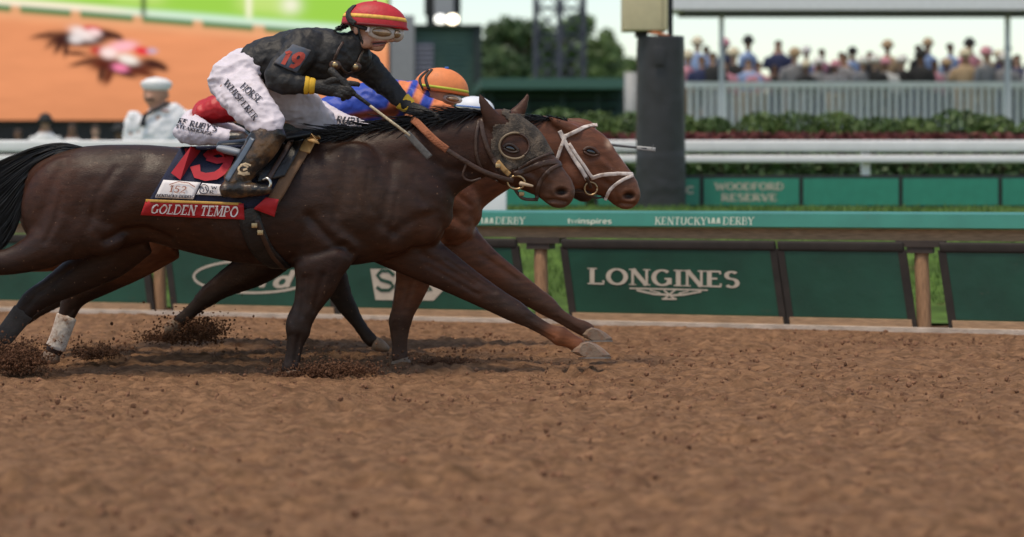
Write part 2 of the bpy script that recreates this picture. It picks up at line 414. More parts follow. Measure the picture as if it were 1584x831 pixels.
def RS(px, n=0.0):
    """distance along the inner rail of the point seen at pixel column px"""
    k = (px - CX) / F; o = RO + RN * n
    return (k * (o.y + CD) - o.x) / (RU.x - k * RU.y)
def RZ(px, py, n=0.0): return CZ + (HY - py) * (RW(RS(px, n), n, 0).y + CD) / F
def bank_h(n):
    t = np.clip((n - .9) / 5.2, 0, 1); return .03 + t * t * (3 - 2 * t) * .97
def gridmesh(name, S, Nn, zf):
    ss, nn = np.meshgrid(S, Nn); z = zf(ss, nn); V = np.empty((ss.size, 3))
    V[:, 0] = (ss * RU.x + nn * RN.x).ravel(); V[:, 1] = (RO.y + ss * RU.y + nn * RN.y).ravel(); V[:, 2] = z.ravel()
    w = len(S); i, j = np.meshgrid(np.arange(w - 1), np.arange(len(Nn) - 1)); a = (j * w + i).ravel()
    return pydata(name, V, np.stack([a, a + 1, a + w + 1, a + w], 1))
def axis(lo, a, b, hi, step, k=1.18):
    v = list(np.arange(a, b, step)); s = step; x = v[-1]
    while x < hi: s *= k; x += s; v.append(x)
    s = step; x = a; L = []
    while x > lo: s *= k; x -= s; L.append(x)
    return np.array(L[::-1] + v)
def track_z(s, n):
    fade = np.clip((1.2 - n) / .4, 0, 1)
    z = fnoise(s, n * 1.6, .9, 1, 3) * .045 + fnoise(s * 1.0, n * 1.5, 4.5, 2, 4) * .024 + np.abs(fnoise(s, n, 7.0, 3, 3)) * -.035
    z += fnoise(s * .35, n * 3.0, 2.2, 6, 3) * .018 + fnoise(s, n * 1.3, 13, 8, 3) * .034                                  # harrow ridges along the track
    rh = np.random.RandomState(12)
    for _ in range(260):                                                            # old hoof prints
        a, b, r, e = rh.uniform(-6, 9), rh.uniform(-12, -.5), rh.uniform(.07, .13), rh.uniform(.5, 1)
        m = (np.abs(s - a) < r * 4) & (np.abs(n - b) < r * 4)
        q = np.hypot((s[m] - a) / 1.35, n[m] - b) / r; z[m] += e * (-.05 * np.exp(-q ** 4) + .03 * np.exp(-((q - 1.35) / .4) ** 2) * (1 + .3 * np.sin(5 * s[m] / r)))
    z += np.random.RandomState(4).normal(0, .0055, z.shape)
    return z * fade * np.clip((-.08 - n) / .5, .15, 1) + .008
m_dirt = mat('track_dirt', (.29, .155, .085), .95, var=.42, vscale=14, bump=1.0, bscale=130, dirt=(.17, .082, .047), dscale=6, dlo=.52, dhi=.7, spec=.15, stretch=(.7, 1.6, 1))
structure('track', gridmesh('track', axis(-60, -5.2, 7.5, 60, .03), axis(-30, -11.5, .5, 1.2, .034), track_z), m_dirt, True)
m_turf = mat('turf', (.07, .13, .026), .95, var=.45, vscale=3, bump=.6, bscale=60, dirt=(.12, .075, .04), dscale=1.3, dlo=.56, dhi=.72, spec=.2)
structure('infield', gridmesh('infield', axis(-900, -9, 14, 900, .25, 1.3), axis(-.1 + 1.0, 1.1, 9, 1500, .25, 1.3), lambda s, n: bank_h(n) + fnoise(s, n, 1.2, 5, 3) * .05 * np.clip(n - 1, 0, 1)), m_turf, True)
# pale kerb under the hoardings
m_kerb = mat('kerb_stone', (.52, .43, .36), .9, var=.25, vscale=6, bump=.4)
def railbox(bm, s0, s1, n0, n1, z0, z1, sh=0.0):
    v = [bm.verts.new(RW(s - sh * z, n, z)) for z in (z0, z1) for n in (n0, n1) for s in (s0, s1)]
    for f in ((0, 2, 3, 1), (4, 5, 7, 6), (0, 1, 5, 4), (2, 6, 7, 3), (0, 4, 6, 2), (1, 3, 7, 5)): bm.faces.new([v[i] for i in f])
bm = bmesh.new(); railbox(bm, -25, 25, -.14, -.05, -.03, .045); structure('kerb', bm, m_kerb)

# grass on the bank behind the rail
def blades(n, fn, h, w):
    V, Fc = [], []
    for i in range(n):
        p = fn(); a = random.uniform(0, 6.28); l = h * random.uniform(.5, 1.2); dx = math.cos(a) * w; dy = math.sin(a) * w
        t = Vector((random.uniform(-.5, .5) * l, random.uniform(-.5, .5) * l, l)); b = len(V)
        V += [p + Vector((dx, dy, 0)), p - Vector((dx, dy, 0)), p + t]; Fc.append((b, b + 1, b + 2))
    return pydata('grass', V, Fc)
def bank_pt():
    s = random.uniform(-6, 11); n = random.uniform(1.9, 6.5); return RW(s, n, float(bank_h(np.array(n))) - .01)
m_grass = mat('grass_blades', (.075, .15, .025), .8, var=.4, vscale=4)
g = obj('grass', blades(26000, bank_pt, .09, .008), m_grass, smooth=False); g['kind'] = 'stuff'
g['label'] = 'short green grass on the bank behind the green rail'; g['category'] = 'grass'

# ---- inner rail with green cap
m_teal = mat('rail_cap_paint', (.012, .19, .14), .45, var=.12, vscale=3, dirt=(.1, .13, .1), dscale=4, dlo=.62, dhi=.8)
m_wood = mat('weathered_wood', (.36, .2, .11), .85, var=.3, vscale=5, bump=.4, stretch=(16, 16, 1.5))
m_woodh = mat('weathered_plank', (.38, .235, .14), .85, var=.3, vscale=5, bump=.4, stretch=(2, 2, 20))
m_dark = mat('dark_bracket', (.05, .035, .028), .7, var=.2)
m_print = mat('pale_print', (.50, .43, .35), .7, var=.1)
m_printw = mat('cap_print', (.45, .52, .42), .6)
rail = thing('rail', 'long green capped inner rail on brown posts running behind the horses', 'rail', RW(0, 0, 0))
zc0, zc1 = .915, 1.033
prof = [(0, zc0), (.035, zc1), (.30, zc1 + .02), (.32, zc1 - .03), (.08, zc0 - .01)]
bm = bmesh.new(); ends = []
for s in (-25, 25): ends.append([bm.verts.new(RW(s, n, z)) for n, z in prof])
for k in range(5): bm.faces.new((ends[0][k], ends[0][(k + 1) % 5], ends[1][(k + 1) % 5], ends[1][k]))
bm.faces.new(ends[0]); bm.faces.new(ends[1][::-1]); bmesh.ops.recalc_face_normals(bm, faces=bm.faces[:])
cap = obj('cap', bm, m_teal, rail, False)
bm = bmesh.new(); railbox(bm, -25, 25, .09, .2, .80, zc0 - .015); obj('beam', bm, m_woodh, rail, False)
def cap_text(text, px0, px1, py0, py1, **kw):
    st, w = lettering(text, **kw); s0, s1 = RS(px0), RS(px1); pm = (px0 + px1) / 2; z0, z1 = RZ(pm, py1), RZ(pm, py0)
    def mp(u, v, k):
        z = z0 + v * (z1 - z0); return RW(s0 + (s1 - s0) * u / w, .035 * (z - zc0) / (zc1 - zc0) - .004 - .0004 * k, z)
    o = obj('lettering', write(st, mp), m_printw, cap, False); return o
cap_text('KENTUCKY', 690, 742, 336, 347); cap_text('DERBY', 766, 812, 336, 347)
cap_text('twinspires', 877, 946, 337.5, 346, serif=False, tk=.2)
cap_text('KENTUCKY', 1013, 1093, 336, 348); cap_text('DERBY', 1118, 1166, 336, 348)
def cap_emblem(px):
    L = []
    for k in range(5):
        x = px - 8 + k * 4; L.append(([(x, 346), (x + (1.5 if k % 2 else -1.5), 337)], 2.6))
    s = []
    for pts, w in L: s.append([((a - w / 2, b), (a + w / 2, b)) for a, b in pts])
    obj('emblem', write(s, lambda u, v, k: RW(RS(u), .035 * (RZ(u, v) - zc0) / (zc1 - zc0) - .004 - .0004 * k, RZ(u, v))), m_printw, cap, False)
cap_emblem(754); cap_emblem(1105)
for px in (-345, 245, 835, 1425):
    s = RS(px, .07); bm = bmesh.new()
    tube(bm, [RW(s + .03, .06, -.1), RW(s + .015, .07, .35), RW(s, .10, .62), RW(s, .13, .76)], .066, 10, 5, .062); obj('post', bm, m_wood, rail)
    bm = bmesh.new(); railbox(bm, s - .22, s + .2, .02, .3, .745, .80); railbox(bm, s - .12, s + .1, .03, .26, .69, .747); obj('bracket', bm, m_dark, rail, False)

# ---- sponsor hoardings hung under the rail
m_board = mat('hoarding_green', (.003, .056, .033), .5, var=.25, vscale=2.2, bump=.55, bscale=3.2, dirt=(.10, .075, .05), dscale=11, dlo=.64, dhi=.85)
m_roll = mat('hoarding_roll', (.022, .016, .013), .8, var=.3)
SH = .14
def hoarding(px0, px1, label):
    s0, s1 = RS(px0), RS(px1); t = thing('hoarding', label, 'hoarding', RW((s0 + s1) / 2, 0, 0), 'green hoardings under the rail')
    bm = bmesh.new(); railbox(bm, s0 + .772 * SH, s1 + .772 * SH, -.03, .0, .112, .775, SH); pan = obj('panel', bevel(bm, .006), m_board, t, False)
    bm = bmesh.new(); railbox(bm, s0 + .772 * SH - .02, s1 + .772 * SH + .02, -.045, .04, .70, .79, SH); obj('top_roll', bevel(bm, .02), m_roll, t)
    bm = bmesh.new(); railbox(bm, s0 + .772 * SH, s1 + .772 * SH, -.055, -.005, .02, .11, SH); obj('base_plank', bevel(bm, .006), m_woodh, t, False)
    for e in (s0, s1):
        bm = bmesh.new(); railbox(bm, e + .772 * SH - .035, e + .772 * SH + .035, -.036, .02, .02, .72, SH); obj('side_edge', bm, m_roll, t, False)
    return pan
def bput(pan, strips, m=None, name='lettering', n=-.034):
    """strips in pixel coordinates on the hoarding face"""
    def mp(u, v, k): return RW(RS(u, -.03), n - .0006 * k, RZ(u, v, -.03))
    return obj(name, write(strips, mp), m or m_print, pan, False)
def line2strip(pts, w):
    n = len(pts); closed = math.dist(pts[0], pts[-1]) < 1e-6; s = []
    for i in range(n):
        a = pts[i - 1] if i else (pts[-2] if closed else pts[0]); b = pts[i + 1] if i < n - 1 else (pts[1] if closed else pts[-1])
        dx, dy = b[0] - a[0], b[1] - a[1]; l = math.hypot(dx, dy) or 1
        s.append(((pts[i][0] - dy / l * w / 2, pts[i][1] + dx / l * w / 2), (pts[i][0] + dy / l * w / 2, pts[i][1] - dx / l * w / 2)))
    return s
def text_px(text, x0, y0, x1, y1, h, **kw):
    """baseline from (x0,y0) to (x1,y1), letter height h, all in pixels"""
    st, w = lettering(text, **kw)
    return [[(((x0 + (x1 - x0) * a[0] / w), y0 + (y1 - y0) * a[0] / w - a[1] * h), (x0 + (x1 - x0) * b[0] / w, y0 + (y1 - y0) * b[0] / w - b[1] * h)) for a, b in s] for s in st]
hoarding(-330, -75, 'plain green hoarding farthest left along the rail')
hoarding(-55, 222, 'plain green hoarding at the left, behind the horses\' hind legs')
pan = hoarding(258, 505, 'green hoarding with white oval script sign behind the horses\' bellies')
bput(pan, [line2strip(arc(392, 428, 92, 25, 0, 360, 48), 3.6)], name='oval')
bput(pan, text_px('ord', 371, 445, 449, 444, 25, serif=False, tk=.2, slant=.25) + [line2strip([(330, 444), (342, 440), (352, 418), (372, 416)], 5), line2strip([(340, 431), (364, 430)], 4)])
pan = hoarding(515, 796, 'green hoarding with pale shield and letter S, behind the upright foreleg')
bput(pan, [[((573, 416), (581, 464)), ((650, 416), (640, 465)), ((690, 418), (671, 465)), ((692, 432), (688, 447))]], name='shield')
bput(pan, [line2strip([(610, 426), (602, 419), (590, 419), (584, 426), (590, 433), (604, 437), (609, 443), (602, 449), (590, 449), (583, 444)], 5)], m_board, n=-.039)
bput(pan, [line2strip([(640, 449), (655, 449), (668, 449), (656, 436)], 4)], m_board, n=-.039)
pan = hoarding(872, 1196, 'green hoarding with large pale serif lettering and winged emblem at the right')
bput(pan, text_px('LONGINES', 911, 439.5, 1144, 445, 25, tk=.2, tn=.11))
bput(pan, [line2strip([(974, 446), (1035, 447.5), (1095, 449)], 2.4), line2strip([(985, 449), (1012, 455), (1033, 456)], 3), line2strip([(1085, 451), (1058, 456), (1038, 457)], 3),
           line2strip([(1005, 449), (1022, 453.5)], 2), line2strip([(1065, 450.5), (1050, 454)], 2), line2strip([(1027, 449), (1043, 462)], 2.5), line2strip([(1044, 449), (1028, 462)], 2.5),
           line2strip([(1024, 462.5), (1047, 462.5)], 2.6)], name='winged_emblem')
hoarding(1206, 1394, 'plain green hoarding next right of the lettered one with winged emblem')
hoarding(1456, 1760, 'plain green hoarding farthest right along the rail')

# ---- things on the bank and infield edge
m_white = mat('white_paint', (.78, .78, .78), .5, var=.06, vscale=4, dirt=(.5, .48, .45), dscale=3, dlo=.6, dhi=.85)
m_grey = mat('grey_paint', (.32, .33, .34), .6, var=.1)
tag(obj('marker_post', bevel(pbox(742, 784, 284, 384, 10.5, .3), .03), m_white), 'white square marker post behind the green rail, below the dark horse\'s jaw', 'post')
wr = thing('white_rail', 'white two bar outer rail crossing behind horses and padded pole', 'rail', (0, 15, 1))
for y0, y1 in ((217, 235), (240, 252)):
    obj('bar', bevel(pbox(-900, 2300, y0, y1, 15, .12), .03, 3), m_white, wr)
for px in (-300, 60, 380, 700, 1022, 1340, 1660): obj('post', pbox(px - 6, px + 6, 220, 330, 15.13, .1), m_white, wr, False)
m_farb = mat('far_board_green', (.008, .21, .14), .5, var=.1)
m_black = mat('black_frame', (.012, .013, .014), .6)
for i, (a, b) in enumerate(((780, 905), (925, 1082), (1089, 1236), (1243, 1390), (1397, 1544), (1551, 1700))):
    lab = ['small green board behind the brown horse\'s bridle', 'small green board behind the foot of the padded pole', 'small green board with two lines of blurred pale lettering, right of pole',
           'small plain green board, second right of the padded pole', 'small plain green board, third right of the padded pole', 'small plain green board at far right edge'][i]
    t = thing('small_board', lab, 'board', P((a + b) / 2, 322, 13.6), 'small green boards on the infield edge')
    fr = obj('frame', bevel(pbox(a - 4, b + 4, 271, 323, 13.62, .05), .01), m_black, t, False)
    pn = obj('panel', pbox(a, b, 276, 318, 13.6, .03), m_farb, t, False)
    if i == 2:
        for k, tx in enumerate(('WOODFORD', 'RESERVE')):
            st = text_px(tx, 1106 + 10 * k, 294 + 17 * k, 1212 - 10 * k, 294 + 17 * k, 11, tk=.22, tn=.14)
            obj('lettering', write(st, lambda u, v, k: P(u, v, 13.594 - .0006 * k)), m_print, pn, False)
    if i == 1:
        obj('lettering', write([line2strip(arc(1068, 294, 6, 5, 40, 320, 8), 3)], lambda u, v, k: P(u, v, 13.594)), m_print, pn, False)

# ---- padded pole with box
pp = thing('padded_pole', 'tall pole wrapped in dark grey padding at the finish line', 'pole', P(1022, 345, 13))
bm = bmesh.new(); c = P(1022, 0, 13); A = []
zz = np.linspace(P(0, 352, 13).z, P(0, 57, 13).z, 70); seg = 40
for z in zz:
    w = .322 - .012 * (z - zz[0]) / (zz[-1] - zz[0])
    if z < P(0, 238, 13).z: w += .008
    row = []
    for k in range(seg):
        a = 2 * math.pi * k / seg; q = Vector((math.cos(a) * 2.2, math.sin(a) * 2.2, z * 3.2)); r = w + .012 * noise.noise(q) + .009 * noise.noise(q * 2.6) * (1 if z < P(0, 238, 13).z else .45)
        row.append(bm.verts.new((c.x + r * math.cos(a), 13 + r * .85 * math.sin(a), z)))
    A.append(row)
for a, b in zip(A[:-1], A[1:]):
    for k in range(seg): bm.faces.new((a[k], a[(k + 1) % seg], b[(k + 1) % seg], b[k]))
bm.faces.new(A[-1]); bm.faces.new(A[0][::-1])
obj('padding', bm, mat('grey_vinyl', (.024, .024, .026), .5, var=.15, vscale=3, bump=.25, bscale=9), pp)
obj('flap', bevel(pbox(1011, 1028, 72, 101, 12.685, .02), .006), mat('grey_vinyl_dark', (.026, .026, .029), .55), pp)
obj('mast', pbox(1034, 1041, -400, 60, 13.1, .07), m_black, pp, False)
bx = obj('control_box', bevel(pbox(966, 1033, -60, 47, 12.75, .4), .012), mat('beige_enamel', (.62, .53, .33), .5, var=.06), pp)
obj('box_seam', pbox(1024, 1026, -55, 45, 12.742, .01), mat('beige_seam', (.35, .3, .19), .6), bx, False)
obj('bracket', pbox(984, 1002, 47.5, 57, 12.9, .15), m_black, pp, False)
bm = bmesh.new(); tube(bm, [P(1003, 50, 12.8), P(1018, 52, 12.75), P(1036, 57, 12.8), P(1030, 62, 13)], .02, 8); obj('cable', bm, mat('orange_cable', (.55, .16, .05), .6), pp)

# ---- planting in front of the stand
def leafcloud(n, fn, size, seed=0):
    rs = np.random.RandomState(seed); Pn = np.array([fn(rs) for _ in range(n)])
    A = rs.normal(size=(n, 3)); A /= np.linalg.norm(A, axis=1)[:, None]; B = np.cross(A, rs.normal(size=(n, 3))); B /= np.linalg.norm(B, axis=1)[:, None]
    s = size * rs.uniform(.5, 1.3, (n, 1)); V = np.empty((n * 4, 3))
    V[0::4] = Pn - A * s; V[1::4] = Pn + B * s * .5; V[2::4] = Pn + A * s; V[3::4] = Pn - B * s * .5
    return pydata('leaves', V, np.arange(n * 4).reshape(-1, 4))
def ell(c, r):
    def f(rs):
        while True:
            v = rs.uniform(-1, 1, 3); q = (v ** 2).sum()
            if q < 1 and rs.rand() < .25 + q: return np.array(c) + v * np.array(r)
    return f
m_leaf = [mat('leaf_mid', (.065, .12, .03), .6, var=.4, vscale=3), mat('leaf_light', (.09, .15, .035), .6, var=.4, vscale=3), mat('leaf_dark', (.05, .10, .028), .6, var=.4, vscale=3)]
m_bark = mat('bark', (.09, .065, .045), .9, var=.3, bump=.5)
shr = [px for px in range(735, 1640, 62)]
wordn = ['first', 'second', 'third', 'fourth', 'fifth', 'sixth', 'seventh', 'eighth', 'ninth', 'tenth', 'eleventh', 'twelfth', 'thirteenth', 'fourteenth', 'fifteenth', 'sixteenth', 'seventeenth']
for i, px in enumerate(shr):
    c = P(px + random.uniform(-8, 8), 192, 19.2); t = thing('shrub', f'rounded green shrub in the planter, {wordn[i]} from the left', 'shrub', (c.x, c.y, 1.0), 'shrubs in the planter')
    h = random.uniform(.28, .46)
    obj('foliage', leafcloud(1500, ell((c.x, c.y + random.uniform(-.2, .2), 2.1), (random.uniform(.4, .62), .4, h)), .05, i), m_leaf[i % 2], t, False)
    bm = bmesh.new(); tube(bm, [Vector((c.x, c.y, 1.5)), Vector((c.x + .03, c.y, 2.2))], .03, 6, 2, .012); obj('stem', bm, m_bark, t)
pl = thing('planter', 'long raised planter with clipped dark hedge front behind white rail', 'planter', (2, 17.6, 1))
a, b = P(700, 0, 17.6).x, P(1700, 0, 17.6).x
obj('soil_box', boxm(a, b, 17.7, 20.2, .95, 1.86), mat('planter_soil', (.05, .032, .022), .95), pl, False)
def hf(rs): return np.array([rs.uniform(a, b), 17.6 + rs.uniform(-.12, .1), rs.uniform(1.0, 1.84)])
obj('hedge_front', leafcloud(9000, hf, .06, 3), m_leaf[2], pl, False)
def rf(rs): return np.array([rs.uniform(a, b), rs.uniform(17.9, 18.7), 1.86 + rs.rand() * .26])
f = obj('red_flowers', leafcloud(6000, rf, .055, 4), mat('dark_red_flower', (.13, .022, .02), .7, var=.5, vscale=6)); f['kind'] = 'stuff'
f['label'] = 'bed of dark red flowers along the planter'; f['category'] = 'flowers'

# ---- video screen
scr = thing('video_screen', 'giant video screen showing racing horses on orange dirt', 'screen', P(200, 260, 46))
xs = np.arange(-420, 601, 3.0); ys = np.arange(-60, 189, 3.0); gx, gy = np.meshgrid(xs, ys)
def lin(r, g, b): return np.array([((c / 255 + .055) / 1.055) ** 2.4 if c > 10 else c / 3295 for c in (r, g, b)])
C = np.empty(gx.shape + (3,)); C[:] = lin(228, 154, 118)
C *= (1 + .10 * fnoise(gx / 60, gy / 12, 1, 9, 3))[..., None]
C = C * (1 - .12 * np.clip((gy - 90) / 100, 0, 1))[..., None]
Ly = 2 + .079 * gx; dy = gy - Ly
def over(mask, col):
    global C
    C = C * (1 - mask[..., None]) + col * mask[..., None]
def soft(v, w): return 1 / (1 + np.exp(-np.clip(v / w, -40, 40)))
over(soft(26 - dy, 3) * .55, lin(240, 186, 150))
gap = (np.sin(gx / 15.0) > .86) * 1.0
over(soft(15 - dy, 1.5) * (1 - .8 * gap), lin(30, 120, 75))
over(soft(5 - dy, 1.2), lin(250, 246, 240)); over(soft(5 - dy, 1.2) * soft(gx - 190, 25) * .8, lin(185, 240, 235))
over(soft(-5 - dy, 1.5), lin(150, 212, 92)); over(soft(-14 - dy, 4) * soft(np.sin(gx / 31.0 + 1) - .3, .2), lin(190, 228, 140))
over(soft(3 - np.abs(gx - 222), 1.5) * soft(6 - dy, 1.5) * soft(dy + 32, 2), lin(35, 60, 45))
over(np.exp(-((gx - 450) / 16) ** 2 - ((gy - 8) / 14) ** 2), lin(235, 245, 235)); over(soft(4 - np.abs(gx - 385), 1.5) * soft(-4 - dy, 2), lin(245, 250, 240))
def smear(x, y, rx, ry, rot, col, k=1.0):
    c, s = math.cos(math.radians(rot)), math.sin(math.radians(rot)); u = ((gx - x) * c + (gy - y) * s) / rx; v = (-(gx - x) * s + (gy - y) * c) / ry
    over(k * soft(1 - np.hypot(u, v), .16), col)
dk = lin(62, 34, 34); dk2 = lin(92, 42, 34)
for a in ((105, 60, 34, 11, 4, dk), (142, 62, 26, 9, -6, dk), (166, 53, 20, 6.5, 14, dk), (183, 57, 8, 4, 30, dk), (92, 70, 5, 14, 30, dk), (66, 55, 18, 3, -12, dk), (80, 68, 12, 2.4, -35, dk), (102, 76, 4, 12, 8, dk), (118, 83, 18, 3, 4, dk),
          (128, 52, 20, 9, 20, lin(240, 232, 245)), (118, 60, 11, 7, 0, lin(225, 225, 240)), (142, 44, 13, 4, 5, lin(210, 60, 80)), (147, 50, 10, 5, 15, lin(250, 225, 240)),
          (165, 99, 32, 13, 8, dk2), (208, 106, 32, 12, 0, dk2), (238, 99, 18, 7, 16, dk), (252, 105, 8, 4.5, 30, dk), (168, 118, 6, 14, 25, dk2), (128, 97, 20, 3.4, -14, dk), (157, 115, 5, 12, 12, dk), (190, 113, 20, 4, 20, dk), (228, 116, 12, 3, 10, dk2),
          (152, 78, 12, 6, 0, lin(185, 45, 45)), (190, 72, 22, 8, -6, lin(250, 190, 215)), (168, 82, 13, 8, 10, lin(250, 232, 244)), (198, 92, 16, 7, 15, lin(240, 240, 248)), (186, 105, 12, 6, 10, lin(246, 140, 190)),
          (220, 79, 12, 6, 10, lin(226, 50, 70)), (235, 79, 8, 4, 0, lin(190, 175, 215))): smear(*a)
V = [P(x, y, 45.9) for y in ys for x in xs]; w = len(xs); ii, jj = np.meshgrid(np.arange(w - 1), np.arange(len(ys) - 1)); q = (jj * w + ii).ravel()
me = pydata('picture', V, np.stack([q, q + w, q + w + 1, q + 1], 1)); paint(me, C.reshape(-1, 3))
ms = bpy.data.materials.new('screen_light'); ms.use_nodes = True; nt = ms.node_tree; nt.nodes.clear()
at = nt.nodes.new('ShaderNodeAttribute'); at.attribute_name = 'Col'; em = nt.nodes.new('ShaderNodeEmission'); em.inputs[1].default_value = 0.66; ou = nt.nodes.new('ShaderNodeOutputMaterial')
nt.links.new(at.outputs[0], em.inputs[0]); nt.links.new(em.outputs[0], ou.inputs[0])
obj('picture', me, ms, scr, False)
obj('cabinet', pbox(-430, 604, -70, 190, 46, 1.0), m_black, scr, False)
obj('base', pbox(-430, 604, 190.5, 300, 46.1, .9), mat('screen_base', (.014, .014, .017), .7), scr, False)

# ---- green tower building beside the screen, with lamps on the roof
tw = thing('tower_building', 'green ribbed tower building with grey corner and louvred vent beside screen', 'building', P(680, 250, 56))
m_gt = mat('tower_green', (.055, .12, .095), .6, var=.1); m_gtd = mat('tower_edge', (.018, .03, .028), .6)
obj('corner_pillar', pbox(596, 641, 24, 262, 55.6, 3), mat('pillar_grey', (.30, .30, .31), .7, var=.1), tw, False)
obj('wall', pbox(641, 733, 42, 262, 56, 4), m_gt, tw, False)
for k in range(17): obj('cladding_board', pbox(641, 733, 43 + k * 8, 49.5 + k * 8, 55.9, .12), m_gt, tw, False)
obj('edge_column', pbox(733, 745, 40, 262, 55.7, 3.8), m_gtd, tw, False)
v = obj('vent', pbox(642, 671, 66, 128, 55.84, .05), mat('vent_dark', (.10, .11, .13), .7), tw, False)
for k in range(8): obj('slat', pbox(642.5, 670.5, 69 + k * 7.4, 73 + k * 7.4, 55.72, .1), mat('vent_slat', (.24, .24, .30), .6), v, False)
obj('roof_edge', pbox(640, 746, 38, 42, 55.6, 4.4), m_gtd, tw, False)
eq = thing('roof_equipment', 'grey equipment cabinets standing on the green tower roof', 'equipment', P(685, 38, 57))
obj('cabinet', bevel(pbox(672, 702, -40, 24, 57, 1.2), .05), m_grey, eq, False); obj('cabinet', bevel(pbox(657, 671, -40, 22, 57.3, .8), .05), m_black, eq, False)
obj('cabinet', bevel(pbox(703, 713, -30, 20, 57.3, .8), .05), m_black, eq, False); obj('stand', pbox(660, 712, 22, 37.5, 57.2, .3), m_black, eq, False)
m_lamp = mat('lamp_glow', (1, .93, .8), .5, emit=3.5); m_lampb = mat('lamp_pale', (.9, .95, 1), .5, emit=1.2)
for px, mm, lab in ((700, m_lamp, 'bright warm floodlight on the green tower roof edge'), (681, m_lampb, 'pale floodlight left of the bright one on tower roof')):
    t = thing('floodlight', lab, 'lamp', P(px, 38, 55.3), 'floodlights on the tower roof')
    bm = bmesh.new(); blob(bm, px, 30, 9, 7.5, 55.4, .1); obj('lens', bm, mm, t)
    obj('housing', bevel(pbox(px - 9, px + 9, 23, 37.5, 55.5, .3), .03), m_grey, t, False)

# ---- lattice tower, low green building, trees
lt = thing('lattice_tower', 'dark steel lattice tower rising in front of the trees', 'tower', P(866, 260, 76))
m_steel = mat('dark_steel', (.045, .05, .075), .6)
for px, Y in ((829, 76), (866, 74), (903, 76), (866, 78)): obj('leg', pbox(px - 4, px + 4, -120, 255, Y, .25), m_steel, lt, False)
for y0 in range(-110, 120, 40):
    obj('cross_bar', pbox(829, 903, y0, y0 + 5, 76.1, .15), m_steel, lt, False)
    for a, b in ((829, 866), (866, 829), (866, 903), (903, 866)):
        bm = bmesh.new(); tube(bm, [P(a, y0 + 2, 76), P(b, y0 + 42, 76)], .05, 6, 1); obj('brace', bm, m_steel, lt, False)
lb = thing('pavilion', 'long low dark green pavilion with flat roof below the trees', 'building', P(860, 260, 50))
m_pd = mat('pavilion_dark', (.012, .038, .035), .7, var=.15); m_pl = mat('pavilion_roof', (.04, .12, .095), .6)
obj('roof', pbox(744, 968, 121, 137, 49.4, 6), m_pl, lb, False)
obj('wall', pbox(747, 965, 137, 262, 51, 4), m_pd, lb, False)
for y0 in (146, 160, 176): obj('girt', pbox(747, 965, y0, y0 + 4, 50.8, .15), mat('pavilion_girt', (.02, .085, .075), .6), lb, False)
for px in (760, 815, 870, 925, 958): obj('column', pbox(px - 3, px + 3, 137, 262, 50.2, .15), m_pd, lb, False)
tag(obj('fence_pillar', pbox(968, 986, 112, 262, 37, .3), m_grey), 'pale grey pillar left of the padded pole', 'pillar')
m_tree = [mat('tree_leaf_mid', (.10, .17, .06), .6, var=.4, vscale=1.2), mat('tree_leaf_light', (.14, .21, .08), .6, var=.4, vscale=1.2), mat('tree_leaf_deep', (.08, .135, .055), .6, var=.4, vscale=1.2)]  # distance haze put into the colour: leaves lightened and greyed
def tree(name, px, py, rx, ry, Y, label, seed):
    c = P(px, py, Y); k = (Y + CD) / F; R = (rx * k, rx * k * .8, ry * k); t = thing(name, label, 'tree', (c.x, Y, 1.0), 'trees behind the lattice tower')
    rs = random.Random(seed); bm = bmesh.new(); tube(bm, [Vector((c.x, Y, .8)), Vector((c.x + .1, Y, c.z * .5)), Vector((c.x, Y, c.z))], .42, 8, 3, .15)
    cl = []
    for i in range(34):
        a = rs.uniform(0, 6.28); q = rs.uniform(.3, .95); h = rs.uniform(-.7, .85); f = math.sqrt(max(.1, 1 - h * h * .8))
        e = Vector((c.x + math.cos(a) * R[0] * q * f, Y + math.sin(a) * R[1] * q * f, c.z + h * R[2])); cl.append(e)
        tube(bm, [Vector((c.x, Y, c.z * .45 + h)), (Vector((c.x, Y, c.z)) + e) / 2, e], .12, 5, 2, .03)
    obj('trunk', bm, m_bark, t); rr = np.random.RandomState(seed); V = []
    def fn(r):
        e = cl[r.randint(len(cl))]; v = r.normal(size=3); v /= np.linalg.norm(v); return np.array(e) + v * np.array(R) * .27 * r.uniform(.2, 1.25)
    obj('crown', leafcloud(9000, fn, .26, seed), m_tree[seed % 3], t, False)
for i, a in enumerate(((792, 88, 58, 54, 130), (866, 80, 66, 54, 140), (926, 98, 46, 44, 132), (750, 118, 40, 30, 120), (965, 118, 28, 26, 145))):
    tree('tree', *a, ['leafy green tree just right of the green tower', 'tallest green tree directly behind the lattice tower', 'green tree right of the lattice tower', 'low dark tree beside the green tower\'s edge', 'small pale tree left of the padded pole'][i], 11 + i)

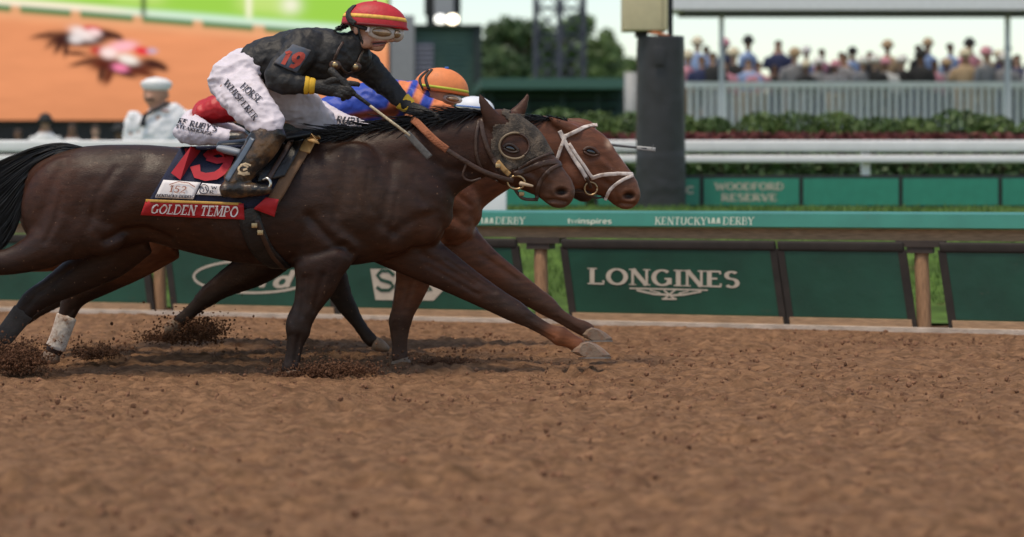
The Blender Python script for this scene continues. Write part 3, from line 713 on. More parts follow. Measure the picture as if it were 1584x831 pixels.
# ---- grandstand at the right with fence and roof
gs = thing('grandstand', 'raised spectator stand with white picket fence at the right', 'grandstand', P(1300, 260, 36))
m_conc = mat('stand_concrete', (.07, .075, .08), .8, var=.15)
x0, x1 = P(1052, 0, 36).x, P(2150, 0, 36).x
obj('platform', boxm(x0, x1, 36.1, 37.6, 1, 2.72), m_conc, gs, False)
obj('tier', boxm(x0, x1, 37.6, 39.1, 1, 3.1), m_conc, gs, False); obj('tier', boxm(x0, x1, 39.1, 40.8, 1, 3.48), m_conc, gs, False)
fe = obj('fence_rail', boxm(x0, x1, 35.9, 36.05, P(0, 136, 36).z, P(0, 127, 36).z), m_white, gs, False)
pk = boxm(-.04, .04, 0, .04, 2.60, P(0, 136.2, 36).z); pkm = bpy.data.meshes.new('picket'); pk.to_mesh(pkm); pk.free(); pkm.materials.append(mat('picket_paint', (.8, .8, .8), .6, var=.1)); pkm.transform(Matrix.Translation(-Vector((0, 0, BASE[gs].z))))
px = 1056
while px < 1600:
    o = bpy.data.objects.new('picket', pkm); COL.objects.link(o); o.parent = gs; o.location = (P(px, 0, 36).x - BASE[gs].x, 35.95 - BASE[gs].y, 0); px += 11
obj('fascia', boxm(P(1038, 0, 34).x, x1, 34, 35.4, P(0, 15, 34).z, P(0, -90, 34).z), mat('roof_white', (.72, .72, .75), .6, var=.05), gs, False)
obj('soffit', boxm(P(1060, 0, 34).x, x1, 34.2, 35.2, P(0, 21, 34).z, P(0, 15.3, 34).z), mat('soffit_dark', (.10, .10, .11), .7), gs, False)
for px in (1117, 1560): obj('roof_column', boxm(P(px - 3, 0, 34.6).x, P(px + 3, 0, 34.6).x, 34.6, 34.75, 1, P(0, 20, 34).z), mat('column_pale', (.5, .52, .55), .6), gs, False)

# ================================================================== HORSES
def T(off, sc, dy=0): return lambda x, y: (CX + (x - CX) * sc + off, HY + (y - HY) * sc + dy)
TRUNK = [(42, 285, 365, .09), (60, 257, 385, .165), (90, 238, 392, .22), (130, 227, 392, .26), (180, 223, 384, .275), (230, 224, 374, .27), (290, 229, 388, .285), (350, 231, 403, .30),
         (410, 227, 412, .30), (460, 219, 415, .28), (510, 214, 413, .25), (560, 213, 409, .235), (610, 226, 402, .22), (650, 252, 392, .195), (674, 285, 382, .15), (686, 318, 366, .09)]
m_hoof = mat('hoof_horn', (.22, .15, .105), .6, var=.35, vscale=14, bump=.3, bscale=60, dirt=(.24, .12, .07), dscale=18, dlo=.5, dhi=.65)
m_hair = mat('black_hair', (.007, .006, .006), .42, var=.3, vscale=9)
m_eye = mat('horse_eye', (.006, .004, .004), .06, coat=1.0)
def coat(name):
    """short glossy hair: attribute colour, fine streaks along the body, dust, dried splashes"""
    if name in _m: return _m[name]
    m = mat(name, (0, 0, 0), .4, var=.30, vscale=30, bump=.0, attr=True, spec=.3, stretch=(.3, 1, 1), dirt=(.15, .08, .048), dscale=5, dlo=.66, dhi=.95)
    nt = m.node_tree; N = nt.nodes; L = nt.links; b = N['Principled BSDF']; tc = N.new('ShaderNodeTexCoord')
    src = b.inputs['Base Color'].links[0].from_socket
    n = N.new('ShaderNodeTexNoise'); n.inputs['Scale'].default_value = 42; n.inputs['Detail'].default_value = 3; L.new(tc.outputs['Object'], n.inputs['Vector'])
    mr = N.new('ShaderNodeMapRange'); mr.inputs[1].default_value = .70; mr.inputs[2].default_value = .76; L.new(n.outputs[0], mr.inputs[0])
    mx = N.new('ShaderNodeMix'); mx.data_type = 'RGBA'; mx.inputs[7].default_value = (.2, .11, .065, 1); L.new(mr.outputs[0], mx.inputs[0]); L.new(src, mx.inputs[6]); L.new(mx.outputs[2], b.inputs['Base Color'])
    r = N.new('ShaderNodeTexNoise'); r.inputs['Scale'].default_value = 5; r.inputs['Detail'].default_value = 4; L.new(tc.outputs['Object'], r.inputs['Vector'])
    rr_ = N.new('ShaderNodeMapRange'); rr_.inputs[1].default_value = .35; rr_.inputs[2].default_value = .65; rr_.inputs[3].default_value = .38; rr_.inputs[4].default_value = .6; L.new(r.outputs[0], rr_.inputs[0]); L.new(rr_.outputs[0], b.inputs['Roughness'])
    mp = N.new('ShaderNodeMapping'); mp.inputs['Scale'].default_value = (60, 160, 220); L.new(tc.outputs['Object'], mp.inputs[0])
    h = N.new('ShaderNodeTexNoise'); h.inputs['Scale'].default_value = 1; h.inputs['Detail'].default_value = 3; L.new(mp.outputs[0], h.inputs['Vector'])
    h2 = N.new('ShaderNodeTexNoise'); h2.inputs['Scale'].default_value = 13; h2.inputs['Detail'].default_value = 5; L.new(tc.outputs['Object'], h2.inputs['Vector'])
    b1_ = N.new('ShaderNodeBump'); b1_.inputs['Strength'].default_value = .16; b1_.inputs['Distance'].default_value = .03; L.new(h2.outputs[0], b1_.inputs['Height'])
    b2_ = N.new('ShaderNodeBump'); b2_.inputs['Strength'].default_value = .35; b2_.inputs['Distance'].default_value = .006; L.new(h.outputs[0], b2_.inputs['Height']); L.new(b1_.outputs[0], b2_.inputs['Normal']); L.new(b2_.outputs[0], b.inputs['Normal'])
    return m
def hoof_shape(prof, Y, w):
    """hoof from its side outline, rounded towards both sides, flat sole"""
    bm = bmesh.new(); cx = sum(q[0] for q in prof) / len(prof); cy = max(q[1] for q in prof); R = []
    for t in (-1, -.85, -.5, 0, .5, .85, 1):
        k = math.sqrt(1 - (t * .8) ** 2); R.append([bm.verts.new(P(cx + (x - cx) * k, cy + (y - cy) * (.75 + .25 * k), Y + t * w)) for x, y in prof])
    n = len(prof)
    for a, b in zip(R[:-1], R[1:]):
        for i in range(n): bm.faces.new((a[i], a[(i + 1) % n], b[(i + 1) % n], b[i]))
    bm.faces.new(R[0]); bm.faces.new(R[-1][::-1]); bmesh.ops.recalc_face_normals(bm, faces=bm.faces[:]); return bm
def horse(label, Y, tr, sc, neck, head, ears, legs, hooves, blobs, carves, painter, matname, voxel=.014, eye=None, nostril=None, tail=None, mane=None, mouth=None):
    bm = bmesh.new()
    loft(bm, [(*tr(x, (a + b) / 2), (b - a) / 2 * sc, w) for x, a, b, w in TRUNK], Y, 28)
    loft(bm, neck, Y, 24); loft(bm, head, Y, 24)
    for e in ears: loft(bm, e, Y, 12)
    for l in legs: loft(bm, l, Y, 16)
    for b in blobs: blob(bm, b[0], b[1], b[2], b[3], Y + b[4], b[5], b[6] if len(b) > 6 else 0)
    me = fuse(bm, voxel, 11, 'horse_body')
    carve(me, [(a_, r_ * 1.1, d_ * 1.05) for a_, r_, d_ in carves], Y)
    if nostril:
        V = verts(me); Nn = normals(me); x, y = pix(V); k = np.exp(-(((x - nostril[0]) / 9) ** 2 + ((y - nostril[1]) / 6) ** 2) ** 1.5) * (V[:, 1] < Y)
        rim = np.exp(-((np.hypot((x - nostril[0]) / 9, (y - nostril[1]) / 6) - 1.25) / .35) ** 2) * (V[:, 1] < Y)
        V -= Nn * (k * .035 - rim * .006)[:, None]; setverts(me, V)
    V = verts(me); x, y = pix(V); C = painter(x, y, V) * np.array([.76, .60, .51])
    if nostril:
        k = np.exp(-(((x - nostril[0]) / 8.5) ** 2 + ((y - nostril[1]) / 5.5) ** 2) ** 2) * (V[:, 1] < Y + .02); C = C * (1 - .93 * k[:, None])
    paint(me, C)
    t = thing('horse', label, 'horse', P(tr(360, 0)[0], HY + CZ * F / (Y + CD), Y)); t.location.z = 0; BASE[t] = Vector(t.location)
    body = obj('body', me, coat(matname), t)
    for h in hooves:
        if len(h[0]) == 2:
            obj('hoof', hoof_shape(h[1:], Y + h[0][1], h[0][0]), m_hoof, t, False)
            lo = max(q[1] for q in h[1:]); xs_ = [q[0] for q in h[1:] if q[1] > lo - 6]; obj('horseshoe', hoof_shape([(min(xs_), lo), (max(xs_) + 1, lo - .5), (max(xs_) + 1, lo + 1.8), (min(xs_) + 1, lo + 1.8)], Y + h[0][1], h[0][0]), mat('worn_steel', (.3, .27, .25), .5, metal=.7), t, False)
            continue
        bm = bmesh.new(); loft(bm, h, Y, 18, 3); obj('hoof', bm, m_hoof, t)
    if eye:
        bb = bvh_of(body); c, n, ok = cast(bb, eye[0], eye[1], -.004, Y); bm = bmesh.new()
        bmesh.ops.create_uvsphere(bm, u_segments=16, v_segments=10, radius=.03, matrix=Matrix.Translation(c) @ Matrix.Rotation(math.radians(18), 4, 'Y') @ Matrix.Diagonal((1.35, .42, .66, 1))); e = obj('eye', bm, m_eye, t)
        ex, ey = eye; lid = mat(matname + '_lid', (.03, .015, .01) if Y < .5 else (.07, .028, .016), .5)
        for pts_, w_ in (([(ex - 12, ey - 2), (ex - 5, ey - 6.5), (ex + 4, ey - 5), (ex + 12, ey + 3)], 4.5), ([(ex - 11, ey), (ex - 3, ey + 4.5), (ex + 5, ey + 6), (ex + 12, ey + 4)], 3.5)): obj('eyelid', strap(pts_, w_, bb, .008, .004, Y), lid, t)
    rs = random.Random(int(Y * 10) + 3)
    if tail:
        U, L, n = tail; U = catmull(U, 4); L = catmull(L, 4); S = []
        for i in range(n):
            f = rs.random(); w = rs.uniform(-1, 1); e = rs.uniform(.65, 1); ph = rs.uniform(0, 6); pts = []
            m = int(len(U) * e)
            for j in range(m):
                g = j / (len(U) - 1); q = U[j] * (1 - f) + L[j] * f
                pts.append(P(q[0] + 2 * math.sin(ph + 5 * g), q[1] + (4 * math.sin(ph + 7 * g)) * g, Y + w * (.03 + .10 * g) + .015 * math.sin(ph * 2 + 6 * g)))
            S.append(pts)
        obj('tail', hair(S, .0085, .0012), m_hair, t)
    if mane:
        S = []; bb = bvh_of(body)
        for root, n, dx, dyy, ln in mane:
            R = catmull(root, 6)
            for i in range(n):
                q = R[rs.randrange(len(R))] + np.array([rs.uniform(-4, 4), rs.uniform(-2, 3)]); l = ln * rs.uniform(.5, 1.2); w0 = rs.uniform(-.05, .03); a = rs.uniform(-.3, .3); pts = []
                for j in range(7):
                    g = j / 6; X = q[0] + dx * l * g; Yp = q[1] + (dyy + a) * l * g - 3 * math.sin(3.1 * g) * rs.uniform(.3, 1)
                    pts.append(P(X, Yp, Y + w0 - .07 * g))
                S.append(pts)
        obj('mane', hair(S, .008, .0015), m_hair, t)
    return t, body
def sm(v, a, b): return np.clip((v - a) / (b - a), 0, 1)
def mixc(C, k, col): return C * (1 - k[:, None]) + np.array(col) * k[:, None]

# ---- near dark bay horse
legs1 = [
 [(528, 300, 60, .07, -.10), (512, 345, 56, .09, -.13), (504, 385, 48, .095, -.145), (494, 412, 41, .09, -.15), (488, 440, 33, .072, -.15), (474, 475, 22, .055, -.15), (463, 498, 21, .052, -.15), (461, 513, 20, .05, -.15), (457, 530, 15, .037, -.15), (453, 552, 13, .035, -.15), (450, 566, 14.5, .042, -.15), (447, 577, 13, .04, -.15)],
 [(590, 360, 48, .09, .10), (640, 390, 40, .085, .12), (690, 420, 31, .07, .13), (735, 447, 24, .056, .13), (775, 470, 19.5, .052, .13), (797, 482, 18, .048, .13), (822, 497, 13, .035, .13), (850, 513, 12, .034, .13), (866, 520, 16.5, .045, .13), (880, 526, 13, .038, .13), (897, 536, 13, .045, .13)],
 [(105, 335, 66, .15, -.12), (75, 378, 38, .11, -.16), (25, 402, 23, .08, -.17), (-30, 412, 18, .056, -.17), (-60, 425, 18, .05, -.17), (-90, 455, 12, .036, -.17), (-120, 488, 12, .035, -.17), (-132, 500, 14, .042, -.17), (-148, 512, 13, .04, -.17)],
 [(200, 360, 48, .13, .10), (165, 398, 38, .11, .13), (115, 428, 29, .08, .15), (78, 450, 22, .062, .15), (53, 465, 20, .052, .15), (38, 481, 17, .045, .15), (18, 506, 13.5, .036, .15), (2, 526, 13.5, .036, .15), (-8, 538, 15, .042, .15), (-20, 550, 14, .04, .15)]]
hoof1 = [[(447, 575, 14, .045, -.15), (452, 586, 17, .055, -.15)], [(.062, .13), (883, 544), (887, 537), (896, 530), (910, 528), (922, 532), (934, 540), (944, 549), (943, 552.5), (912, 553), (894, 550)],
         [(-148, 512, 14, .045, -.17), (-164, 516, 12, .05, -.17), (-180, 518, 6, .04, -.17)], [(-20, 550, 14, .045, .15), (-32, 560, 15, .055, .15)]]
neck1 = [(560, 305, 100, .185), (610, 279, 92, .165), (650, 258, 76, .135), (682, 242, 65, .115), (715, 231, 57, .10), (745, 225, 50, .095), (765, 222, 44, .09)]
head1 = [(752, 208, 40, .08), (770, 214, 47, .098), (797, 236, 50, .108), (815, 252, 45, .10), (833, 267, 37, .085), (850, 281, 30.5, .07), (862, 293, 28, .066), (872, 301, 25, .062), (881, 306, 18, .05)]
ears1 = [[(768, 196, 16, .035, -.07), (757, 178, 13, .03, -.08), (748, 160, 8, .022, -.085), (742, 146, 3.2, .01, -.085)], [(795, 182, 14, .035, .06), (806, 168, 10, .03, .065), (813, 155, 6, .02, .07), (817, 145, 3, .01, .07)]]
blobs1 = [(512, 372, 52, 44, -.12, .115), (110, 322, 78, 82, -.13, .135, 10), (150, 355, 48, 40, -.15, .10, 20), (535, 305, 68, 88, -.13, .12, 20), (490, 345, 52, 52, -.17, .09), (645, 345, 40, 38, -.06, .11), (655, 350, 34, 34, .08, .12), (600, 330, 62, 64, -.10, .12),
          (786, 262, 25, 27, -.05, .06), (205, 300, 60, 50, -.16, .09), (380, 320, 90, 70, -.19, .12), (860, 314, 16, 8, 0, .05, 15), (790, 214, 14, 8, -.075, .025, 30)]
carves1 = [([(470, 430), (466, 490)], 3, .008), ([(500, 425), (486, 480)], 4, .010), ([(446, 520), (443, 560)], 2.5, .008), ([(462, 522), (458, 560)], 2.0, .008), ([(447, 500), (452, 512)], 3, -.006), ([(812, 500), (856, 524)], 2, .008), ([(815, 488), (860, 510)], 2, .006), ([(690, 402), (765, 452)], 2.5, .010), ([(660, 410), (740, 456)], 3, .008),
           ([(570, 262), (566, 300), (580, 330)], 3, .006), ([(548, 268), (552, 318)], 4, .007), ([(512, 292), (520, 330)], 4, .007), ([(615, 300), (608, 345)], 3, .006), ([(640, 275), (655, 315)], 4, .007), ([(320, 350), (336, 398)], 4, .006), ([(350, 345), (366, 402)], 4, .006), ([(378, 345), (392, 405)], 4, .005), ([(290, 345), (305, 388)], 4, .006),
           ([(95, 300), (85, 345), (70, 375)], 4, .007), ([(180, 260), (150, 300), (140, 350)], 5, .008), ([(820, 262), (845, 300)], 2, .004), ([(836, 250), (858, 276)], 2.5, .005), ([(800, 285), (826, 288)], 2.5, .005), ([(60, 452), (20, 500)], 3, .007), ([(110, 415), (65, 450)], 4, .009),([(540, 235), (530, 300), (520, 345), (560, 372)], 9, .012), ([(478, 335), (500, 360), (520, 378), (545, 392)], 7, .022), ([(608, 250), (600, 300), (590, 345), (610, 362)], 8, .014), ([(612, 358), (640, 340), (676, 330)], 7, .009),
           ([(455, 400), (490, 392), (535, 380)], 6, .016), ([(606, 362), (600, 385)], 6, .010), ([(585, 240), (640, 300), (690, 320)], 10, .008), ([(500, 250), (495, 310)], 14, -.010), ([(560, 250), (575, 330)], 15, -.012),
           ([(165, 372), (190, 360), (225, 357), (262, 372)], 7, .03), ([(100, 250), (75, 300), (60, 350)], 9, .012), ([(140, 285), (120, 330), (100, 375)], 12, .010), ([(170, 300), (150, 345)], 12, -.012), ([(225, 250), (180, 310), (150, 330)], 12, .010),
           ([(300, 345), (320, 395)], 8, .006), ([(335, 345), (352, 400)], 8, .006), ([(640, 232), (690, 262), (735, 268)], 7, .012), ([(600, 225), (670, 212), (730, 205)], 12, -.008),
           ([(480, 430), (478, 470)], 6, .008), ([(655, 395), (735, 440)], 5, .010), ([(705, 410), (770, 455)], 6, -.006), ([(806, 262), (850, 285)], 5, .008), ([(838, 312), (858, 310), (876, 313)], 2.4, .02), ([(776, 250), (800, 268), (826, 276)], 4, -.008), ([(812, 240), (846, 268)], 3, -.006), ([(846, 290), (852, 305)], 3, .006), ([(770, 285), (800, 296)], 6, .006),
           ([(462, 518), (455, 560)], 3, .006), ([(812, 494), (862, 518)], 3, .005)]
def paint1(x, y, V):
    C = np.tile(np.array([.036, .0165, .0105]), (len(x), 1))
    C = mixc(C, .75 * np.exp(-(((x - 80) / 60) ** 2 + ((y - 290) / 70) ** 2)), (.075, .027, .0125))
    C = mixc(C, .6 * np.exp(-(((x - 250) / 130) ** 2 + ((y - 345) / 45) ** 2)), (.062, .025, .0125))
    C = mixc(C, .75 * np.exp(-(((x - 560) / 75) ** 2 + ((y - 300) / 60) ** 2)), (.078, .05, .037))        # lighter, greyer brown on the shoulder
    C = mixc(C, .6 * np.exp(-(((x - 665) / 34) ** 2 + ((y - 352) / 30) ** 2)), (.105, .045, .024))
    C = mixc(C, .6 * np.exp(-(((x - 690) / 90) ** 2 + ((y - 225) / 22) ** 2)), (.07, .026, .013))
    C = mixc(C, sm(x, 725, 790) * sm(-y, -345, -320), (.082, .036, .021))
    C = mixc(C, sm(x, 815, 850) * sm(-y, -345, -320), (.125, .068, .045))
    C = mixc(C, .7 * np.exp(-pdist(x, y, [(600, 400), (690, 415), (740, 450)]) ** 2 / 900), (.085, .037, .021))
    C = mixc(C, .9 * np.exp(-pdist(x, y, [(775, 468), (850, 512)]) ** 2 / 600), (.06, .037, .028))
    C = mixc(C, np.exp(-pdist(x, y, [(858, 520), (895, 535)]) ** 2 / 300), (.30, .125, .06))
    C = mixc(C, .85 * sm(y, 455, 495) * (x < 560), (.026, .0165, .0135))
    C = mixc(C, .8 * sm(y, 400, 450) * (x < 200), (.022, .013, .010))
    return C
tail1 = ([(128, 228), (95, 222), (45, 232), (-20, 262), (-90, 310), (-150, 340)], [(112, 238), (78, 252), (42, 300), (20, 360), (-10, 400), (-50, 430)], 1200)
mane1 = [([(485, 216), (560, 205), (640, 190), (700, 180), (745, 174)], 420, -.95, .05, 62), ([(640, 186), (700, 178), (742, 172)], 160, -.7, .28, 50), ([(490, 214), (540, 207), (600, 197)], 200, -.9, .12, 70)]
HY1 = 0.0
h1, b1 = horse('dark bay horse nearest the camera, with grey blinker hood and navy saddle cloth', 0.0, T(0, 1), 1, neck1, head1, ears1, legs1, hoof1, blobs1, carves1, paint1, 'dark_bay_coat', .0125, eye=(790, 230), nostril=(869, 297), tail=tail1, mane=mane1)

# ---- second, brighter bay horse
Y2 = .74; T2 = T(51, .95)
legs2 = [
 [(640, 365, 50, .10, -.10), (645, 395, 38, .09, -.12), (641, 425, 30, .07, -.12), (633, 455, 24, .056, -.12), (623, 483, 19, .05, -.12), (619, 497, 19, .05, -.12), (618, 512, 16, .04, -.12), (618, 532, 13, .035, -.12), (618, 548, 13.5, .038, -.12), (619, 558, 14, .042, -.12)],
 [(680, 350, 46, .09, .10), (715, 385, 38, .085, .12), (752, 412, 29, .07, .13), (792, 438, 23, .056, .13), (828, 462, 18, .05, .13), (845, 473, 17, .046, .13), (866, 489, 12, .034, .13), (888, 502, 11.5, .034, .13), (902, 508, 13, .04, .13), (914, 514, 12, .038, .13)],
 [(250, 365, 45, .13, -.08), (208, 398, 36, .10, -.12), (163, 428, 27, .075, -.13), (130, 449, 21, .056, -.13), (114, 462, 19, .05, -.13), (107, 478, 16, .042, -.13), (100, 497, 13, .036, -.13), (91, 524, 12.5, .035, -.13), (85, 540, 14, .042, -.13), (80, 548, 13, .04, -.13)],
 [(200, 350, 45, .12, .10), (110, 392, 26, .09, .14), (30, 404, 18, .07, .15), (-30, 414, 15, .055, .15), (-60, 425, 15, .05, .15), (-88, 452, 11, .036, .15), (-115, 480, 11, .035, .15), (-128, 492, 12, .04, .15)]]
hoof2 = [[(618, 557, 14, .045, -.12), (621, 565, 16, .053, -.12)], [(.058, .13), (899, 517), (904, 510), (914, 506), (926, 509), (937, 515), (947, 523.5), (946, 526.5), (916, 527), (904, 523)], [(80, 547, 13, .044, -.13), (78, 557, 15, .052, -.13)], [(-128, 492, 13, .044, .15), (-145, 500, 9, .045, .15)]]
neck2 = [(640, 295, 92, .175), (690, 270, 80, .15), (740, 248, 66, .125), (790, 232, 54, .105), (830, 224, 47, .097), (855, 223, 42, .09)]
head2 = [(850, 220, 36, .08), (872, 226, 42, .096), (900, 242, 48, .106), (920, 258, 44, .10), (938, 271, 36, .085), (954, 284, 30, .07), (965, 296, 27, .065), (974, 304, 24, .06), (983, 309, 17, .05)]
ears2 = [[(892, 206, 11, .03, -.07), (876, 197, 10, .03, -.08), (860, 188, 6.5, .02, -.085), (848, 181, 3, .01, -.085)], [(918, 200, 9, .03, .05), (904, 191, 8, .03, .06), (888, 187, 5.5, .02, .07), (876, 185, 3, .01, .07)]]
blobs2 = [(*T2(110, 322), 74, 78, -.13, .135, 10), (*T2(535, 305), 64, 84, -.13, .12, 20), (700, 345, 34, 36, -.06, .13), (705, 350, 30, 32, .08, .11), (888, 268, 24, 26, -.05, .06), (965, 316, 15, 8, 0, .045, 15), (912, 226, 15, 8, -.08, .022, 30)]
carves2 = [([(612, 500), (611, 545)], 2.5, .007), ([(626, 500), (625, 545)], 2, .007), ([(640, 430), (626, 480)], 3, .008), ([(862, 492), (896, 512)], 2, .007), ([(920, 255), (945, 292)], 2.5, .005), ([(935, 240), (965, 280)], 2.5, .005), ([(885, 255), (895, 280)], 4, .006), ([(705, 300), (728, 318)], 4, .008), ([(112, 478), (100, 495)], 3, .006), ([(185, 405), (135, 445)], 4, .009),([(690, 325), (720, 350), (738, 352)], 7, .014), ([(745, 395), (800, 432)], 4, .010), ([(765, 395), (830, 445)], 6, -.006), ([(905, 262), (950, 288)], 5, .009), ([(945, 318), (962, 315), (980, 317)], 2.4, .02), ([(895, 258), (925, 272), (945, 280)], 4, -.008), ([(925, 245), (955, 272)], 3, -.006), ([(950, 295), (956, 310)], 3, .006), ([(900, 243), (912, 247), (925, 242)], 4, .006), ([(870, 290), (900, 300)], 6, .006), ([(690, 375), (725, 372)], 5, .012)]
def paint2(x, y, V):
    C = np.tile(np.array([.182, .080, .046]), (len(x), 1))
    C = mixc(C, sm(x, 935, 975) * sm(-y, -345, -330), (.20, .10, .06))
    C = mixc(C, .8 * np.exp(-pdist(x, y, [(800, 445), (905, 510)]) ** 2 / 700), (.062, .038, .028))
    C = mixc(C, .85 * sm(y, 455, 495) * (x > 560) * (x < 680), (.06, .033, .023))
    C = mixc(C, .9 * sm(y, 420, 452) * (x < 240), (.02, .012, .01))
    C = mixc(C, np.exp(-(((x - 942) / 5) ** 2 + ((y - 222) / 7) ** 2)), (.6, .5, .42))
    return C
h2, b2 = horse('bright bay horse with white bridle, its head furthest forward', Y2, T2, .95, neck2, head2, ears2, legs2, hoof2, blobs2, carves2, paint2, 'bright_bay_coat', .0135, eye=(914, 235), nostril=(973, 303),
               tail=([(165, 245), (120, 240), (60, 262), (0, 300)], [(155, 255), (110, 275), (70, 320), (40, 350)], 120), mane=[([(640, 212), (740, 195), (820, 185), (852, 183)], 220, -.9, .15, 45), ([(850, 184), (880, 190)], 40, -.6, -.25, 22)])
# ---- two further horses, mostly hidden
Y3 = 1.5; T3 = T(-60, .903)
legs3 = [
 [(440, 360, 48, .10, -.10), (415, 395, 38, .09, -.12), (388, 417, 31, .07, -.12), (358, 434, 24, .056, -.12), (334, 449, 19, .05, -.12), (321, 459, 18, .048, -.12), (304, 474, 13, .036, -.12), (286, 491, 12.5, .035, -.12), (275, 501, 13.5, .04, -.12)],
 [(490, 365, 46, .09, .10), (502, 405, 33, .08, .12), (518, 438, 24, .06, .13), (530, 462, 18, .05, .13), (538, 476, 16, .046, .13), (554, 500, 12, .034, .13), (569, 521, 12, .034, .13), (578, 530, 12.5, .04, .13)],
 [(120, 345, 50, .13, -.1), (75, 380, 28, .09, -.12), (15, 404, 16, .06, -.12), (-35, 414, 14, .05, -.12), (-80, 445, 10, .036, -.12), (-110, 475, 10, .035, -.12)],
 [(160, 350, 45, .12, .1), (180, 395, 28, .09, .12), (150, 424, 20, .07, .12), (112, 448, 16, .05, .12), (95, 460, 14, .046, .12), (66, 478, 10.5, .034, .12), (42, 493, 10.5, .034, .12), (30, 500, 11, .04, .12)]]
hoof3 = [[(274, 502, 12, .044, -.12), (265, 508, 12, .05, -.12), (260, 513, 8, .04, -.12)], [(580, 531, 11, .042, .13), (591, 536, 9, .046, .13), (600, 540, 5, .04, .13)], [(-110, 476, 11, .044, -.12), (-125, 486, 8, .045, -.12)], [(29, 501, 11, .044, .12), (16, 508, 8, .045, .12)]]
def sh(st, f): return [(*f(s[0], s[1]), s[2] * f.k, *s[3:]) for s in st]
f3 = T(-105, .88, 22); f3.k = .88
def paint3(x, y, V):
    C = np.tile(np.array([.04, .019, .012]), (len(x), 1)); return mixc(C, .8 * sm(y, 430, 470), (.03, .022, .02))
h3, b3 = horse('dark brown horse mostly hidden, only its forelegs showing under the near horse', Y3, T3, .903, sh(neck1, f3), sh(head1, f3), [], legs3, hoof3, [(*T3(110, 322), 70, 74, -.13, .13, 10)], [], paint3, 'dark_brown_coat', .02)
Y4 = 2.3; T4 = T(50, .84, 6)
f4 = T(28, .92, 4); f4.k = .9
legs4 = [[(690, 360, 40, .09, -.1), (650, 400, 30, .08, -.1), (632, 440, 22, .06, -.1), (622, 478, 17, .05, -.1), (620, 495, 14, .045, -.1), (622, 515, 10, .034, -.1)], [(700, 355, 36, .09, .1), (740, 400, 26, .07, .1), (800, 440, 18, .05, .1), (838, 466, 14, .046, .1), (868, 488, 10, .034, .1), (890, 500, 10, .034, .1)],
         [(240, 350, 40, .12, -.1), (215, 392, 28, .09, -.1), (160, 428, 20, .06, -.1), (120, 456, 15, .05, -.1), (104, 485, 11, .036, -.1), (96, 510, 10, .035, -.1)], [(230, 350, 40, .12, .1), (140, 388, 22, .08, .1), (60, 398, 15, .06, .1), (0, 408, 12, .05, .1), (-50, 420, 11, .04, .1)]]
hoof4 = [[(l[-1][0], l[-1][1], 10, .04, l[-1][4]), (l[-1][0] + dx, l[-1][1] + 7, 9, .045, l[-1][4])] for l, dx in zip(legs4, (2, 9, -3, -9))]
h4, b4 = horse('fourth brown horse hidden behind the bright bay', Y4, T4, .84, sh([(s[0] - 70, s[1] + 2, s[2] * .85, *s[3:]) for s in neck2], f4), sh([(s[0] - 72, s[1] - 8, s[2] * .74, *s[3:]) for s in head2], f4), [], legs4, hoof4, [(*T4(110, 322), 64, 68, -.13, .13, 10)], [], paint3, 'dark_brown_coat', .02)
h3['group'] = h4['group'] = 'horses hidden behind the leading pair'
# leg wraps
m_wrap = mat('white_bandage', (.66, .58, .52), .9, var=.15, bump=.4, bscale=30, dirt=(.28, .14, .08), dscale=14, dlo=.48, dhi=.66)
bm = bmesh.new(); loft(bm, [(103, 490, 16, .043, -.13), (97, 508, 15.5, .042, -.13), (91, 525, 15, .042, -.13), (86, 538, 16, .047, -.13)], Y2, 18); obj('leg_wrap', bm, m_wrap, h2)
bm = bmesh.new(); loft(bm, [(36, 483, 17.5, .049, .15), (18, 506, 16, .044, .15), (3, 525, 15.5, .043, .15)], 0, 18); obj('leg_wrap', bm, mat('grey_bandage', (.055, .045, .04), .9, var=.25, bump=.4, bscale=40), h1)

# ================================================================== TACK ON THE NEAR HORSE
B1 = bvh_of(b1)
m_navy = mat('navy_cloth', (.012, .016, .042), .85, var=.2, bump=.3, bscale=90, dirt=(.06, .045, .04), dscale=9, dlo=.58, dhi=.8)
m_red = mat('red_print', (.50, .022, .035), .75, var=.12)
m_band = mat('red_band', (.47, .014, .02), .7, var=.12, vscale=12, dirt=(.25, .05, .03), dscale=12, dlo=.6, dhi=.8)
m_gold = mat('gold_trim', (.62, .34, .07), .6, var=.2)
m_cream = mat('white_patch', (.78, .74, .74), .75, var=.05, dirt=(.5, .4, .35), dscale=20, dlo=.6, dhi=.8)
m_ink = mat('dark_ink', (.02, .02, .035), .7); m_brownink = mat('bronze_ink', (.35, .12, .07), .7); m_wprint = mat('white_print', (.82, .78, .76), .75)
cl = thing('saddle_cloth', 'navy saddle cloth with red number nineteen and red name band on the dark horse', 'saddle cloth', P(330, 280, -.3))
bm = patch([(281, 227), (470, 221), (428, 322), (224, 321)], 36, 22, B1, .012, -.28, .006)
mir = [(v.co.x, v.co.y, v.co.z) for v in bm.verts]
cloth = obj('cloth', bm, m_navy, cl)
bm2 = bmesh.new(); bm2.from_mesh(cloth.data); bmesh.ops.scale(bm2, vec=(1, -1, 1), verts=bm2.verts[:], space=Matrix.Translation(BASE[cl]))
for f in bm2.faces: f.normal_flip()
bmesh.ops.translate(bm2, vec=BASE[cl], verts=bm2.verts[:]); obj('far_side_cloth', bm2, m_navy, cl)
bm = patch([(296, 222), (476, 217), (470, 223.5), (290, 228)], 24, 3, B1, .013, -.15, .006)
BC = bvh_of(cloth, b1)
bd = obj('name_band', patch([(226, 309.5), (377, 315), (378.5, 339.5), (217.5, 332)], 30, 4, BC, .014, -.28, .005), m_band, cl)
obj('gold_edge', strap([(226, 310.5), (300, 313), (377, 316)], 4.2, bvh_of(bd, b1), .003, .003, -.28), m_gold, bd)
